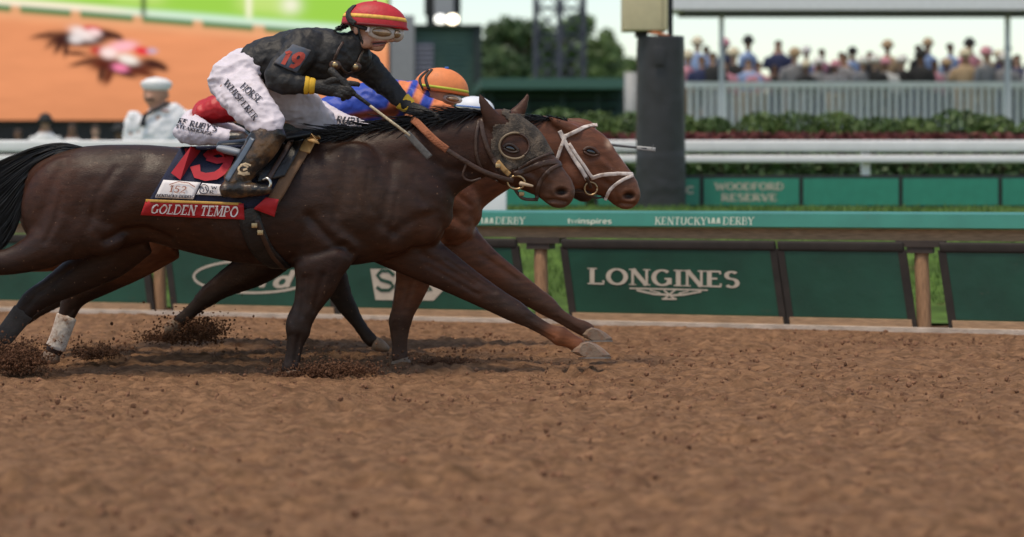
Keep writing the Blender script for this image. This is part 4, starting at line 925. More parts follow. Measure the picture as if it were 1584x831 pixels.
obj('lettering', decal('GOLDEN TEMPO', [(236, 315.5), (370, 319.5), (367, 336), (232, 329.5)], bvh_of(bd), .009, -.28, tk=.17, tn=.09, slant=.04), m_wprint, bd, False)
nine = [(318, 246), (327, 238), (340, 235), (351, 241), (356, 247), (352, 256), (344, 267), (334, 273), (318, 275), (304, 271), (299, 263), (310, 262)]
obj('numeral', strokes([([(303, 231), (272, 274)], 18), ([(286, 236), (303, 231)], 7)], BC, .016, -.28), m_red, cl, False)
obj('numeral', strokes([(nine, 12), ([(320, 246), (336, 251), (354, 248)], 9)], BC, .016, -.28), m_red, cl, False)
p1 = obj('white_patch', patch([(253, 279), (311, 283), (299, 308.5), (240, 305.5)], 10, 5, BC, .014, -.28, .004), m_cream, cl)
BP = bvh_of(p1)
obj('lettering', decal('152', [(263, 287), (290, 289), (287, 299), (260, 297)], BP, .009, -.28, tk=.14, tn=.12), m_brownink, p1, False)
obj('lettering', decal('KENTUCKY DERBY', [(243, 300), (298, 302.5), (296, 307), (241.5, 304.5)], BP, .009, -.28, tk=.22, tn=.15), m_ink, p1, False)
obj('roof_outline', strokes([([(262, 286), (276, 281.5), (292, 283.5), (302, 290)], 1.2)], BP, .009, -.28), m_brownink, p1, False)
p2 = obj('white_patch', patch([(313, 284), (352, 287), (345, 303.5), (304, 301.5)], 8, 4, BC, .014, -.28, .004), m_cream, cl)
BP2 = bvh_of(p2)
obj('round_emblem', strokes([(arc(315.5, 293, 7.3, 7, 0, 360, 20), 1.3), ([(312, 290), (316, 294), (314, 297)], 1.6), ([(318, 289), (319, 293), (321, 296)], 1.6)], BP2, .009, -.28), m_ink, p2, False)
for tx, q in (('W', [(327, 288.5), (336, 289), (336, 293.5), (327, 293)]), ('R', [(325, 295), (331, 295.3), (330, 299.8), (324, 299.5)])): obj('lettering', decal(tx, q, BP2, .009, -.28, tk=.22, tn=.15), m_ink, p2, False)

m_leather = mat('brown_leather', (.055, .026, .016), .45, var=.3, vscale=14, bump=.2, bscale=60)
m_blk = mat('black_leather', (.010, .009, .009), .42, var=.3, vscale=14, bump=.25, bscale=50, dirt=(.09, .05, .03), dscale=10, dlo=.6, dhi=.8)
m_tan = mat('tan_leather', (.42, .24, .09), .6, var=.2); m_olive = mat('worn_brown_webbing', (.14, .072, .035), .75, var=.25, bump=.3)
m_metal = mat('steel', (.55, .52, .48), .3, metal=1.0); m_brass = mat('brass', (.42, .30, .17), .4, metal=1.0)
sd = thing('racing_saddle', 'small black racing saddle with girth and stirrup on the dark horse', 'saddle', P(400, 232, -.1))
bm = bmesh.new(); loft(bm, [(340, 226, 8, .17), (375, 224, 9, .20), (420, 219, 10, .20), (460, 212, 10, .18), (482, 207, 8, .12)], 0, 24); obj('seat', bm, m_blk, sd)
bm = bmesh.new(); loft(bm, [(337, 229, 4.5, .05, -.27), (350, 232, 6.5, .05, -.28), (372, 237, 6, .05, -.30)], 0, 14); obj('cantle_pad', bm, mat('grey_pad', (.24, .27, .31), .5), sd)
BS = bvh_of(cloth, b1)
obj('flap', patch([(395, 228), (474, 216), (440, 275), (398, 285)], 12, 12, BS, .03, -.26, .012), m_blk, sd)
obj('stirrup_leather', strap([(455, 220), (438, 245), (422, 268), (412, 283)], 8, BS, .006, .05, -.28), m_leather, sd)
obj('stirrup_leather', strap([(438, 222), (425, 240), (408, 262)], 5, BS, .005, .055, -.28), m_blk, sd)
obj('saddle_edge', strap([(388, 246), (420, 232), (448, 222), (468, 214)], 6, BS, .006, .055, -.28), mat('pale_trim', (.45, .47, .5), .5), sd)
bm = bmesh.new(); tube(bm, [P(405, 291, -.40), P(417, 289, -.41), P(418, 281, -.41), P(413, 276, -.40), P(407, 278, -.39)], .011, 8, 6); obj('stirrup_iron', bm, m_metal, sd)
obj('girth', strap([(382, 322), (390, 352), (405, 385), (428, 408), (440, 416)], 34, B1, .008, .008, -.28), m_blk, sd)
obj('girth_strap', strap([(397, 340), (408, 368), (422, 394), (440, 413)], 7, B1, .005, .02, -.28), m_leather, sd)
for px, py in ((393, 349), (402, 360)): obj('buckle', bevel(pbox(px - 4, px + 5, py - 4, py + 4, -.355, .02), .004), m_brass, sd)
og = obj('overgirth', strap([(480, 218), (466, 240), (448, 268), (432, 296), (414, 322)], 19, BS, .006, .022, -.28), m_olive, sd)
obj('overgirth_top', strap([(488, 214), (480, 221), (470, 238)], 20, BS, .006, .03, -.26), m_tan, og)
obj('overgirth_tip', patch([(411, 306), (431, 309), (424, 335), (392, 323)], 6, 5, BS, .042, -.28, .005), m_band, og)

# blinker hood and bridle
m_hood = mat('muddy_grey_hood', (.042, .034, .028), .9, var=.4, vscale=14, bump=.6, bscale=80, dirt=(.17, .125, .09), dscale=12, dlo=.42, dhi=.72)
hd = thing('blinker_hood', 'muddy grey blinker hood with eye cup on the dark horse head', 'hood', P(800, 225, -.1))
V = verts(b1.data) + np.array(BASE[b1]); x, y = pix(V); Nn = normals(b1.data)
def inpoly(x, y, poly):
    r = np.zeros(x.shape, bool); j = len(poly) - 1
    for i in range(len(poly)):
        xi, yi = poly[i]; xj, yj = poly[j]; r ^= ((yi > y) != (yj > y)) & (x < (xj - xi) * (y - yi) / (yj - yi + 1e-9) + xi); j = i
    return r
hp = [(762, 196), (772, 176), (786, 160), (830, 170), (870, 225), (862, 240), (840, 243), (820, 250), (800, 262), (785, 268), (768, 262), (757, 230)]
sel = inpoly(x, y, hp) & (np.hypot((x - 796) / 21, (y - 226) / 18) > 1) & ~((x < 785) & (y < 190) & (V[:, 1] < 0) & (x < 760 + (y - 160) * .9)) & (y > 163 + np.abs(x - 790) * .0)
sel &= ~((y < 176) & (x > 790))
idx = -np.ones(len(V), int); nv = []; nf = []
for p in b1.data.polygons:
    vs = list(p.vertices)
    if all(sel[i] for i in vs):
        for i in vs:
            if idx[i] < 0: idx[i] = len(nv); nv.append(V[i] + Nn[i] * .007)
        nf.append([idx[i] for i in vs])
hm = obj('hood_cloth', pydata('hood', nv, nf), m_hood, hd)
so = hm.modifiers.new('thickness', 'SOLIDIFY'); so.thickness = .006; so.offset = -1
bm = bmesh.new(); pts = [cast(B1, 796 + 23 * math.cos(a), 226 + 19.5 * math.sin(a), .02, 0)[0] for a in np.linspace(math.radians(50), math.radians(285), 22)]; tube(bm, pts, .008, 8, 2); obj('eye_cup_rim', bm, mat('cup_rim', (.2, .145, .09), .5, var=.2), hd)
bm = bmesh.new(); pts = [cast(B1, 796 + 22 * math.cos(a), 226 + 19 * math.sin(a), .012, 0)[0] for a in np.linspace(math.radians(285), math.radians(410), 14)]; tube(bm, pts, .006, 8, 2); obj('eye_opening_edge', bm, m_leather, hd)
BH = bvh_of(b1, hm)
br = thing('bridle', 'dark brown leather bridle with bit ring and long reins on dark horse', 'bridle', P(800, 270, -.1))
obj('cheek_strap', strap([(744, 184), (748, 210), (758, 238), (775, 262), (792, 276)], 7.5, BH, .005, .008, 0), m_leather, br)
obj('throat_strap', strap([(741, 186), (736, 215), (738, 245), (750, 268), (770, 280)], 5, BH, .005, .006, 0), m_leather, br)
obj('noseband', strap([(795, 270), (815, 262), (840, 253), (860, 251), (869, 256)], 9, BH, .006, .008, 0), m_leather, br)
obj('figure_eight_strap', strap([(868, 254), (852, 262), (840, 274), (832, 290), (830, 308)], 6, BH, .005, .01, 0), m_leather, br)
obj('hood_strap', strap([(800, 262), (825, 248), (852, 237)], 4, BH, .004, .01, 0), m_leather, br)
c, n, ok = cast(BH, 797, 280, .025, 0)
bm = bmesh.new(); pts = [c + Vector((.058 * math.cos(a), 0, .044 * math.sin(a))) for a in np.linspace(0, 2 * math.pi, 25)]; tube(bm, pts, .008, 8, 1); obj('bit_ring', bm, m_brass, br)
bm = bmesh.new(); tube(bm, [P(805, 284, c.y - .01), P(824, 288, c.y + .0)], .016, 8, 2, .008); obj('bit_guard', bm, mat('bone_rubber', (.5, .38, .26), .5), br)
obj('bit_strap', strap([(771, 250), (780, 262), (788, 270)], 8, BH, .006, .014, 0), m_tan, br)
obj('chin_strap', strap([(795, 290), (803, 302), (812, 308), (832, 309)], 5, BH, .005, .01, 0), m_leather, br)
for px, py in ((772, 257), (807, 300)): 
    q, n, ok = cast(BH, px, py, .022, 0); bm = bmesh.new(); bmesh.ops.create_cube(bm, size=.03, matrix=Matrix.Translation(q) @ Matrix.Diagonal((1.2, .4, 1, 1))); obj('buckle', bevel(bm, .004), m_brass, br)
rn = obj('rein', strap([(690, 231, -.18), (715, 247, -.185), (745, 264, -.17), (775, 275, -.15), (794, 280, c.y)], 7.5, None, .006), m_leather, br)
obj('rein_grip', strap([(628, 178, -.02), (645, 190, -.12), (660, 205, -.17), (676, 220, -.18), (692, 232, -.18)], 11.5, None, .008), mat('orange_rubber_grip', (.33, .11, .05), .8, var=.2, bump=.5, bscale=80), rn)
obj('rein_loop', strap([(722, 252, -.18), (716, 272, -.17), (728, 280, -.16), (744, 276, -.16)], 3.5, None, .004), m_leather, br)

# white bridle on the second horse
B2 = bvh_of(b2); m_wb = mat('white_bridle_leather', (.66, .58, .53), .55, var=.15, vscale=30, dirt=(.33, .2, .14), dscale=24, dlo=.5, dhi=.7)
wbr = thing('bridle', 'white bridle on the bright bay horse leading on the far side', 'bridle', P(900, 250, Y2 - .1))
obj('browband', strap([(868, 214), (885, 206), (905, 197), (924, 193)], 6, B2, .005, .006, Y2), m_wb, wbr)
obj('cheek_strap', strap([(866, 202), (875, 222), (888, 245), (900, 264), (908, 278)], 6.5, B2, .005, .008, Y2), m_wb, wbr)
obj('throat_strap', strap([(876, 208), (869, 225), (862, 246)], 5.5, B2, .005, .009, Y2), m_wb, wbr)
obj('head_strap', strap([(880, 222), (897, 248), (917, 276)], 5, B2, .005, .012, Y2), m_wb, wbr)
obj('noseband', strap([(914, 276), (930, 271), (955, 269), (978, 270)], 6, B2, .005, .008, Y2), m_wb, wbr)
obj('figure_eight_strap', strap([(978, 272), (960, 280), (944, 293), (936, 310)], 5, B2, .005, .01, Y2), m_wb, wbr)
q, n, ok = cast(B2, 914, 290, .02, Y2); bm = bmesh.new(); pts = [q + Vector((.045 * math.cos(a), 0, .045 * math.sin(a))) for a in np.linspace(0, 2 * math.pi, 21)]; tube(bm, pts, .007, 8, 1); obj('bit_ring', bm, m_brass, wbr)
obj('bit_strap', strap([(906, 274), (911, 282), (914, 290)], 5, B2, .005, .012, Y2), m_leather, wbr)
obj('rein', strap([(912, 296), (890, 296), (868, 286), (845, 270)], 6, B2, .005, .012, Y2), m_leather, wbr)
obj('chin_strap', strap([(908, 296), (920, 306), (934, 305)], 5, B2, .005, .01, Y2), m_leather, wbr)

# ================================================================== JOCKEYS
m_skin = mat('skin', (.46, .235, .155), .55, var=.12, vscale=14, dirt=(.2, .11, .07), dscale=26, dlo=.58, dhi=.78)
m_jblack = mat('black_silks', (.0075, .007, .0075), .6, var=.3, vscale=10, bump=.35, bscale=30, dirt=(.06, .047, .034), dscale=5.5, dlo=.52, dhi=.85)
m_breech = mat('white_breeches', (.68, .62, .68), .6, var=.05, bump=.18, bscale=22, dirt=(.5, .42, .42), dscale=8, dlo=.6, dhi=.85)
m_glove = mat('black_glove', (.012, .011, .010), .6, var=.3, bump=.4, bscale=60, dirt=(.07, .05, .035), dscale=12, dlo=.55, dhi=.75)
m_boot = mat('muddy_boot', (.013, .012, .012), .35, var=.3, bump=.3, bscale=30, dirt=(.14, .075, .035), dscale=7, dlo=.46, dhi=.62)
m_lens = mat('goggle_lens', (.24, .15, .08), .06, spec=.8, coat=.8, var=.35, vscale=30); m_frame = mat('goggle_frame', (.5, .45, .4), .4, var=.2)
m_yel = mat('yellow_band', (.72, .42, .03), .7, var=.15)
def garment(name, lofts, Y, m, parent, blobs=(), voxel=.011, amp=0, fold=6, it=4, painter=None, grow=0.0, stretch=(1, 1, 1)):
    bm = bmesh.new()
    for l in lofts: loft(bm, l, Y, 16, 4, grow)
    for b in blobs: blob(bm, *b[:4], Y + b[4], *b[5:])
    me = fuse(bm, voxel, it, name)
    if amp: crumple(me, amp, fold, Y * 3.7, stretch); crumple(me, amp * .55, fold * 2.3, Y * 2.1 + 5, stretch)
    if painter:
        V = verts(me); x, y = pix(V); paint(me, painter(x, y, V))
    return obj(name, me, m, parent)
def skin_body(lofts, Y, parent, blobs=(), carves=()):
    bm = bmesh.new()
    for l, g in lofts: loft(bm, l, Y, 14, 4, g)
    for b in blobs: blob(bm, *b[:4], Y + b[4], *b[5:])
    me = fuse(bm, .009, 3, 'person_body'); carve(me, carves, Y); return obj('body', me, m_skin, parent)

J = thing('person', 'jockey in black jacket and red helmet standing in stirrups, holding a whip', 'person', P(400, 250, 0))
torso = [(380, 100, 27, .14), (400, 97, 35, .155), (425, 94, 40, .17), (460, 91, 47, .18), (500, 89, 47, .19), (530, 80, 38, .175), (548, 68, 22, .10)]
uarm = [(478, 68, 28, .085, -.14), (458, 88, 28, .085, -.20), (436, 110, 24, .072, -.25), (421, 124, 17, .062, -.27)]; farm = [(420, 122, 17, .06, -.27), (442, 129, 18, .058, -.28), (462, 131, 14.5, .046, -.28), (484, 133, 11, .038, -.27)]
uarm2 = [(540, 88, 28, .085, .12), (570, 106, 23, .07, .17), (592, 128, 19, .06, .19)]; farm2 = [(590, 126, 19, .058, .19), (612, 147, 15, .048, .16), (635, 167, 10, .038, .08)]
pelv = [(402, 104, 32, .155), (375, 108, 32, .165), (352, 120, 28, .15)]
th1 = [(358, 122, 36, .12, -.10), (372, 142, 37, .115, -.20), (392, 166, 34, .10, -.28), (410, 186, 29, .085, -.335), (425, 200, 23, .075, -.35)]
th2 = [(395, 125, 36, .12, .10), (435, 150, 35, .11, .20), (475, 172, 30, .095, .29), (508, 196, 20, .08, .34)]
sh1 = [(424, 198, 24, .075, -.35), (407, 222, 25, .072, -.365), (390, 246, 22, .064, -.375), (373, 268, 18.5, .056, -.38), (359, 284, 16, .05, -.385)]
ft1 = [(345, 294, 10, .045, -.385), (362, 293, 13, .05, -.39), (385, 293, 10.5, .05, -.395), (405, 294, 8, .046, -.40), (418, 294, 5, .035, -.40)]
sh2 = [(508, 194, 20, .075, .34), (490, 225, 20, .07, .36), (468, 262, 16, .055, .38), (455, 282, 14, .05, .385)]; ft2 = [(443, 292, 10, .045, .385), (465, 292, 12, .05, .39), (500, 293, 8, .046, .40)]
headl = [(574, 32, 36, .088), (577, 48, 31, .084), (578, 58, 25, .074), (578, 67, 18, .058), (579, 73, 11, .042)]
neckl = [(540, 76, 20, .065), (556, 62, 19, .062), (568, 54, 20, .06)]
palm1 = [(482, 133.5, 9, .03, -.27), (497, 135, 11.5, .035, -.275), (514, 137, 12.5, .036, -.285), (526, 138, 9, .03, -.29)]
fing1 = [[(520, 131, 4.6, .011, -.30), (536, 129, 4.3, .0105, -.31), (550, 130, 3.9, .0095, -.31), (556, 131.5, 3.2, .008, -.305)], [(524, 136, 4.6, .011, -.31), (537, 137, 4.4, .0105, -.325), (545, 142, 4.2, .010, -.325), (541, 147, 3.8, .009, -.30)],
         [(522, 141, 4.6, .011, -.31), (534, 143, 4.4, .0105, -.325), (541, 148, 4, .010, -.32), (536, 152, 3.6, .009, -.295)], [(517, 145, 4.3, .010, -.305), (528, 148, 4, .0095, -.32), (533, 152, 3.6, .009, -.31), (528, 154, 3.2, .008, -.29)], [(502, 130, 5, .012, -.30), (514, 124, 4.8, .012, -.315), (527, 123, 4.2, .010, -.315), (535, 126, 3.6, .009, -.31)]]
palm2 = [(632, 165, 9, .03, .08), (645, 172, 11, .034, .04), (658, 178, 10.5, .034, .0), (668, 182, 8, .03, -.02)]
fing2 = [[(662, 174 + 3.6 * k, 4.2, .0105, -.05 + .02 * k), (674 - k, 178 + 3.4 * k, 4, .010, -.08 + .02 * k), (680 - 2 * k, 185 + 3 * k, 3.6, .009, -.09 + .02 * k), (675 - 3 * k, 190 + 2.6 * k, 3.2, .008, -.07 + .02 * k)] for k in range(4)] + [[(645, 178, 4.6, .011, -.03), (655, 185, 4.2, .0105, -.05), (664, 189, 3.6, .009, -.06)]]
limbs = [torso, uarm, farm, uarm2, farm2, pelv, th1, th2, sh1, ft1, sh2, ft2, palm1, palm2] + fing1 + fing2
jb = skin_body([(l, -.022 if l not in (fing1 + fing2 + [palm1, palm2]) else -.004) for l in limbs] + [(headl, 0), (neckl, 0)], 0, J,
    blobs=[(604, 59, 8, 5, -.04, .02, 35), (606, 62, 5.5, 4, -.045, .02), (584, 75.5, 9, 4.5, -.025, .03), (586, 71, 10, 6, -.03, .035), (590, 63, 12, 7, -.045, .03), (551, 46, 5, 9, -.085, .012), (566, 66, 12, 10, -.05, .03)],
    carves=[([(576, 67), (587, 66.5), (596, 66)], 1.8, .010), ([(572, 57), (578, 63), (577, 70)], 2.0, .006), ([(581, 72), (592, 71)], 1.5, .004)])
jk = garment('jacket', [torso, uarm, farm, uarm2, farm2], 0, m_jblack, J, blobs=[(470, 72, 36, 30, -.12, .085), (545, 88, 30, 30, .06, .10)], voxel=.010, amp=.0075, fold=8, stretch=(1, .6, 1))
co = garment('collar', [[(540, 74, 21, .078), (552, 66, 21, .076), (559, 61, 20, .072)]], 0, m_jblack, J, amp=.003)
gr = garment('breeches', [pelv, th1, th2], 0, m_breech, J, blobs=[(345, 125, 24, 30, -.08, .09)], voxel=.010, amp=.010, fold=10, stretch=(.7, .6, 1.0))
bt = garment('boot', [sh1, ft1], 0, m_boot, J, voxel=.009, amp=.004, fold=10, grow=.004); bt2 = garment('boot', [sh2, ft2], 0, m_boot, J, voxel=.012, grow=.004)
for gl, (pa, fi) in zip((1, 2), ((palm1, fing1), (palm2, fing2))): garment('glove', [pa] + fi, 0, m_glove, J, voxel=.0055, it=2, grow=.002)
for l in ([(472, 132, 14.5, .047, -.275), (477, 132.5, 13.8, .046, -.275)], [(480, 133, 13.3, .045, -.272), (486, 133.5, 12.3, .042, -.27)], [(622, 156, 14.5, .046, .13), (633, 165, 12.5, .042, .09)]):
    bm = bmesh.new(); loft(bm, l, 0, 18); obj('wristband', bm, m_yel, J)
BJ = bvh_of(jk); BB = bvh_of(gr)
ap = obj('arm_patch', patch([(453, 69), (481, 78), (458, 113), (423, 98)], 10, 10, BJ, .008, -.25, .004), mat('slate_patch', (.075, .095, .13), .8, var=.2, dirt=(.12, .09, .07), dscale=14, dlo=.5, dhi=.75), J)
obj('numeral', decal('19', [(441, 79), (474, 84), (461, 106), (430, 98)], bvh_of(ap), .008, -.25, serif=False, tk=.26, tn=.2), mat('red_orange_print', (.45, .06, .04), .75, var=.15), ap, False)
for tx, q in (('HORSE', [(378, 127), (406, 152), (399, 160.5), (371, 136)]), ('WHISPERER', [(353, 122), (400, 180), (393, 187), (346, 129)])): obj('lettering', decal(tx, q, BB, .006, -.25, tk=.17, tn=.08, slant=.12), m_ink, gr, False)
BT = bvh_of(bt)
obj('boot_emblem', strokes([(arc(377, 262, 8, 6, 40, 330, 14), 3), ([(368, 268), (378, 270), (386, 268)], 3.5), ([(372, 256), (380, 253), (388, 256)], 3), ([(376, 263), (382, 261)], 3)], BT, .006, -.38), mat('tan_emblem', (.62, .47, .3), .7, var=.3, vscale=40), bt, False)
obj('boot_strip', strap([(391, 214), (376, 240), (360, 264), (351, 279)], 9, BT, .003, .004, -.38), mat('blue_grey_leather', (.09, .12, .16), .4), bt)
for a_, w_ in (([(575, 65.6), (586, 64.6), (598, 64.2)], 2.6), ([(577, 70.4), (587, 70.2), (596, 68.4)], 2.8)): obj('lip', strap(a_, w_, bvh_of(jb), .003, .002, 0), mat('lip', (.33, .11, .085), .5), J)
obj('mouth', strap([(576, 67.8), (586, 67.6), (597, 66.4)], 3.6, bvh_of(jb), .002, .001, 0), mat('mouth_dark', (.07, .025, .02), .5), J)
hl = (579, 38, 51, 36, 0, .128, 5)
hm1 = obj('helmet', dome(*hl[:5], hl[5], hl[6], -.12, 40, 14, .07), mat('red_helmet', (.52, .018, .028), .55, var=.1, vscale=20, bump=.15, bscale=60, dirt=(.3, .06, .04), dscale=18, dlo=.55, dhi=.8), J)
obj('stripe', band(*hl, .20, .36, 1.012), mat('gold_stripe', (.75, .42, .08), .6, var=.3, vscale=25), hm1)
BHm = bvh_of(hm1)
obj('goggle_strap', strap([(548, 9), (540, 18), (540, 28), (549, 37)], 9, BHm, .004, .004, 0), m_glove, hm1); obj('lower_trim', band(*hl, -.12, -.02, 1.004), mat('dark_red_trim', (.18, .012, .016), .7), hm1)
obj('button', strap([(577, 2.8), (583, 2.6)], 4, None, .006, Y=-.02), m_band, hm1)
hr = [[P(535 + random.uniform(-8, 6), 40 + random.uniform(-3, 2), -.05 + random.uniform(-.05, .05)) + Vector((-.02 * j, 0, -.012 * j)) for j in range(4)] for i in range(60)]; obj('hair', hair(hr, .005), m_hair, J)
gg = thing('goggles', 'clear muddy racing goggles worn under the red helmet', 'goggles', P(596, 50, -.1))
for px, py, rx, rz, dy, ry in ((590, 50, 21, 9.5, -.075, .03), (613, 53, 10, 10, -.02, .06)):
    bm = bmesh.new(); blob(bm, px, py, rx + 2.5, rz + 2.5, dy + .006, ry * .9, 8); obj('rim', bm, m_frame, gg)
    bm = bmesh.new(); blob(bm, px + .5, py, rx * .74, rz * .74, dy - .014, ry, 8); obj('lens', bm, m_lens, gg)
obj('side_clip', strap([(566, 45, -.085), (572, 46, -.092)], 9, None, .006), m_cream, gg); obj('elastic', strap([(548, 38, -.10), (558, 42, -.095), (568, 45, -.09)], 6, None, .004), m_glove, gg)
obj('chin_strap', strap([(553, 40, -.092), (557, 55, -.088), (562, 68, -.07), (568, 75, -.05)], 3.5, None, .005), m_glove, J)
sg = thing('goggles', 'spare brown goggles hanging on the black jacket chest', 'goggles', P(533, 102, -.2))
for px, py in ((518, 100), (548, 102.5)):
    q, n, ok = cast(BJ, px, py, .012, -.1); M = Matrix.Translation(q)
    bm = bmesh.new(); bmesh.ops.create_uvsphere(bm, u_segments=18, v_segments=10, radius=1, matrix=M @ Matrix.Diagonal((.042, .016, .034, 1))); obj('rim', bm, m_leather, sg)
    bm = bmesh.new(); bmesh.ops.create_uvsphere(bm, u_segments=16, v_segments=10, radius=1, matrix=Matrix.Translation(q + Vector((0, -.012, 0))) @ Matrix.Diagonal((.021, .01, .021, 1))); obj('lens', bm, m_brass, sg)
obj('bridge', strap([(522, 96), (530, 108), (538, 112), (548, 108)], 4, BJ, .005, .012, -.1), m_leather, sg)
for a in ([(516, 94), (522, 80), (530, 66)], [(552, 97), (557, 86), (561, 78)]): obj('strap', strap(a, 4, BJ, .004, .008, -.1), m_leather, sg)
wp = thing('whip', 'long riding whip with white shaft and grey flap in the jockey\'s glove', 'whip', P(545, 140, -.3))
def stick(parent, name, a, b, r0, r1, m):
    bm = bmesh.new(); tube(bm, [P(*a), P(*b)], r0, 10, 3, r1); return obj(name, bm, m, parent)
stick(wp, 'handle', (511, 108, -.30), (548, 146, -.315), .026, .02, m_glove); stick(wp, 'shaft', (546, 144, -.315), (634, 210, -.34), .010, .009, mat('cream_shaft', (.55, .45, .3), .5, var=.4, vscale=60))
stick(wp, 'shaft_grip', (546, 144, -.315), (572, 163, -.322), .014, .012, m_glove)
obj('flap', strap([(629, 206, -.338), (648, 226, -.345), (665, 244, -.35)], 11, None, .006), mat('grey_flap', (.09, .085, .08), .6, var=.3, vscale=50), wp)

# ---- other jockeys
def jockey(label, Y, torso, arms, thighs, boots, head, helmet, m_j, m_h, m_stripe, painter=None, group=None):
    t = thing('person', label, 'person', P(torso[0][0], 260, Y)); hx, hy, rx, rz, ry, rot = helmet
    lim = [torso] + arms + thighs + boots
    skin_body([(l, -.022) for l in lim] + [(head, 0), ([(torso[-1][0] - 8, torso[-1][1], 14, .06), (head[0][0], head[0][1] + 8, 14, .06)], 0)], Y, t, blobs=[(head[0][0] + 24, head[0][1] + 16, 6, 5, -.02, .018)])
    j = garment('jacket', [torso] + arms, Y, m_j, t, voxel=.012, amp=.010, fold=8, painter=painter)
    b = garment('breeches', thighs, Y, m_breech, t, voxel=.012, amp=.008, fold=9)
    for bo in boots: garment('boot', [bo], Y, m_boot, t, voxel=.013, grow=.004)
    for a in arms:
        e = a[-1]; p = a[-2]; dx, dy = e[0] - p[0], e[1] - p[1]; l = math.hypot(dx, dy); dx /= l; dy /= l
        if a is arms[0] or a is arms[-1]:
            ls = [[(e[0], e[1], 8, .03, e[4]), (e[0] + 12 * dx, e[1] + 12 * dy, 9.5, .032, e[4])]] + [[(e[0] + 14 * dx, e[1] + 14 * dy - 6 + 4 * k, 3.6, .01, e[4] - .03), (e[0] + 23 * dx, e[1] + 23 * dy - 5 + 4 * k, 3.4, .0095, e[4] - .035), (e[0] + 24 * dx, e[1] + 24 * dy + 4 * k, 3, .009, e[4])] for k in range(4)] + [[(e[0] + 4 * dx, e[1] + 4 * dy - 6, 4, .011, e[4] - .03), (e[0] + 14 * dx, e[1] + 14 * dy - 10, 3.6, .01, e[4] - .03)]]
            garment('glove', ls, Y, m_glove, t, voxel=.008, it=2)
    h = obj('helmet', dome(hx, hy, rx, rz, Y, ry, rot, -.12, 36, 12, .06), m_h, t); obj('stripe', band(hx, hy, rx, rz, Y, ry, rot, .0, .12, 1.012), m_stripe, h)
    bm = bmesh.new(); blob(bm, hx + rx * .42, hy + rz * .42, rx * .36, 7, Y - .07, .03, 10); gq = obj('goggles', bm, m_frame, t); bm = bmesh.new(); blob(bm, hx + rx * .42, hy + rz * .42, rx * .26, 4.6, Y - .082, .03, 10); obj('lens', bm, m_lens, gq)
    return t, j, b, h
def paint_j2(x, y, V):
    blue = np.array([.012, .06, .42]); org = np.array([.82, .24, .09]); C = np.tile(blue, (len(x), 1)); u = x + (y - 150) * .45
    near = (V[:, 1] < Y2 - .04) | (x > 640)
    for a, b in ((606, 626), (638, 654), (672, 900)): C = mixc(C, sm(u, a - 2, a + 2) * sm(-u, -b - 2, -b + 2) * near, org)
    C = mixc(C, np.exp(-(pdist(x, y, [(540, 183), (575, 176), (612, 172)]) / 7) ** 4), (.25, .055, .028)); return C
m_org = mat('orange_helmet', (.84, .25, .085), .6, var=.1, vscale=20, dirt=(.45, .16, .07), dscale=14, dlo=.58, dhi=.8)
t2, j2, br2, hm2 = jockey('jockey in blue and orange silks and orange helmet crouched low over his horse', Y2,
    [(500, 176, 22, .13), (535, 168, 31, .15), (580, 161, 35, .17), (618, 154, 32, .17), (645, 147, 24, .13), (660, 143, 17, .085)],
    [[(625, 148, 22, .08, -.15), (650, 160, 16, .065, -.2), (672, 167, 13, .052, -.2), (698, 174, 10, .042, -.17), (722, 183, 8, .036, -.12)], [(625, 150, 20, .08, .15), (660, 165, 14, .06, .2), (700, 178, 10, .042, .15), (726, 186, 8, .036, .10)]],
    [[(490, 178, 25, .12, -.08), (520, 190, 19, .10, -.2), (552, 198, 15, .085, -.27), (572, 206, 13, .08, -.3)], [(490, 178, 25, .12, .08), (530, 192, 18, .10, .2), (575, 206, 13, .08, .3)]],
    [[(570, 205, 13, .075, -.3), (545, 240, 14, .06, -.33), (520, 275, 11, .05, -.34), (512, 285, 10, .048, -.34), (540, 288, 8, .046, -.35)], [(572, 205, 13, .075, .3), (545, 240, 14, .06, .33), (520, 278, 10, .048, .34)]],
    [(678, 134, 31, .086), (684, 148, 27, .08), (690, 158, 19, .064), (692, 165, 11, .045)], (682, 139, 43, 34, .122, 8),
    mat('blue_orange_silks', (0, 0, 0), .55, attr=True, var=.12, vscale=14, bump=.2, bscale=24), m_org, mat('lime_stripe', (.5, .55, .06), .6, var=.2), paint_j2)
Bh2 = bvh_of(hm2)
for a in ([(662, 109), (650, 122), (654, 138), (664, 147)], [(668, 108), (659, 120), (662, 134), (668, 146)]): obj('strap', strap(a, 4.5, Bh2, .004, .004, Y2), m_glove, hm2)
obj('button', strap([(688, 105.6), (694, 105.4)], 4, None, .006, Y=Y2 - .02), mat('blue_button', (.03, .14, .5), .6), hm2)
Bb2 = bvh_of(br2)
for tx, q in (('FF RUBY', [(500, 177), (560, 184.5), (556, 193.5), (497, 187)]), ('HO', [(518, 191), (533, 193), (532, 197), (517, 195)])): obj('lettering', decal(tx, q, Bb2, .006, Y2 - .25, tk=.24, tn=.12, slant=.1), m_ink, br2, False)
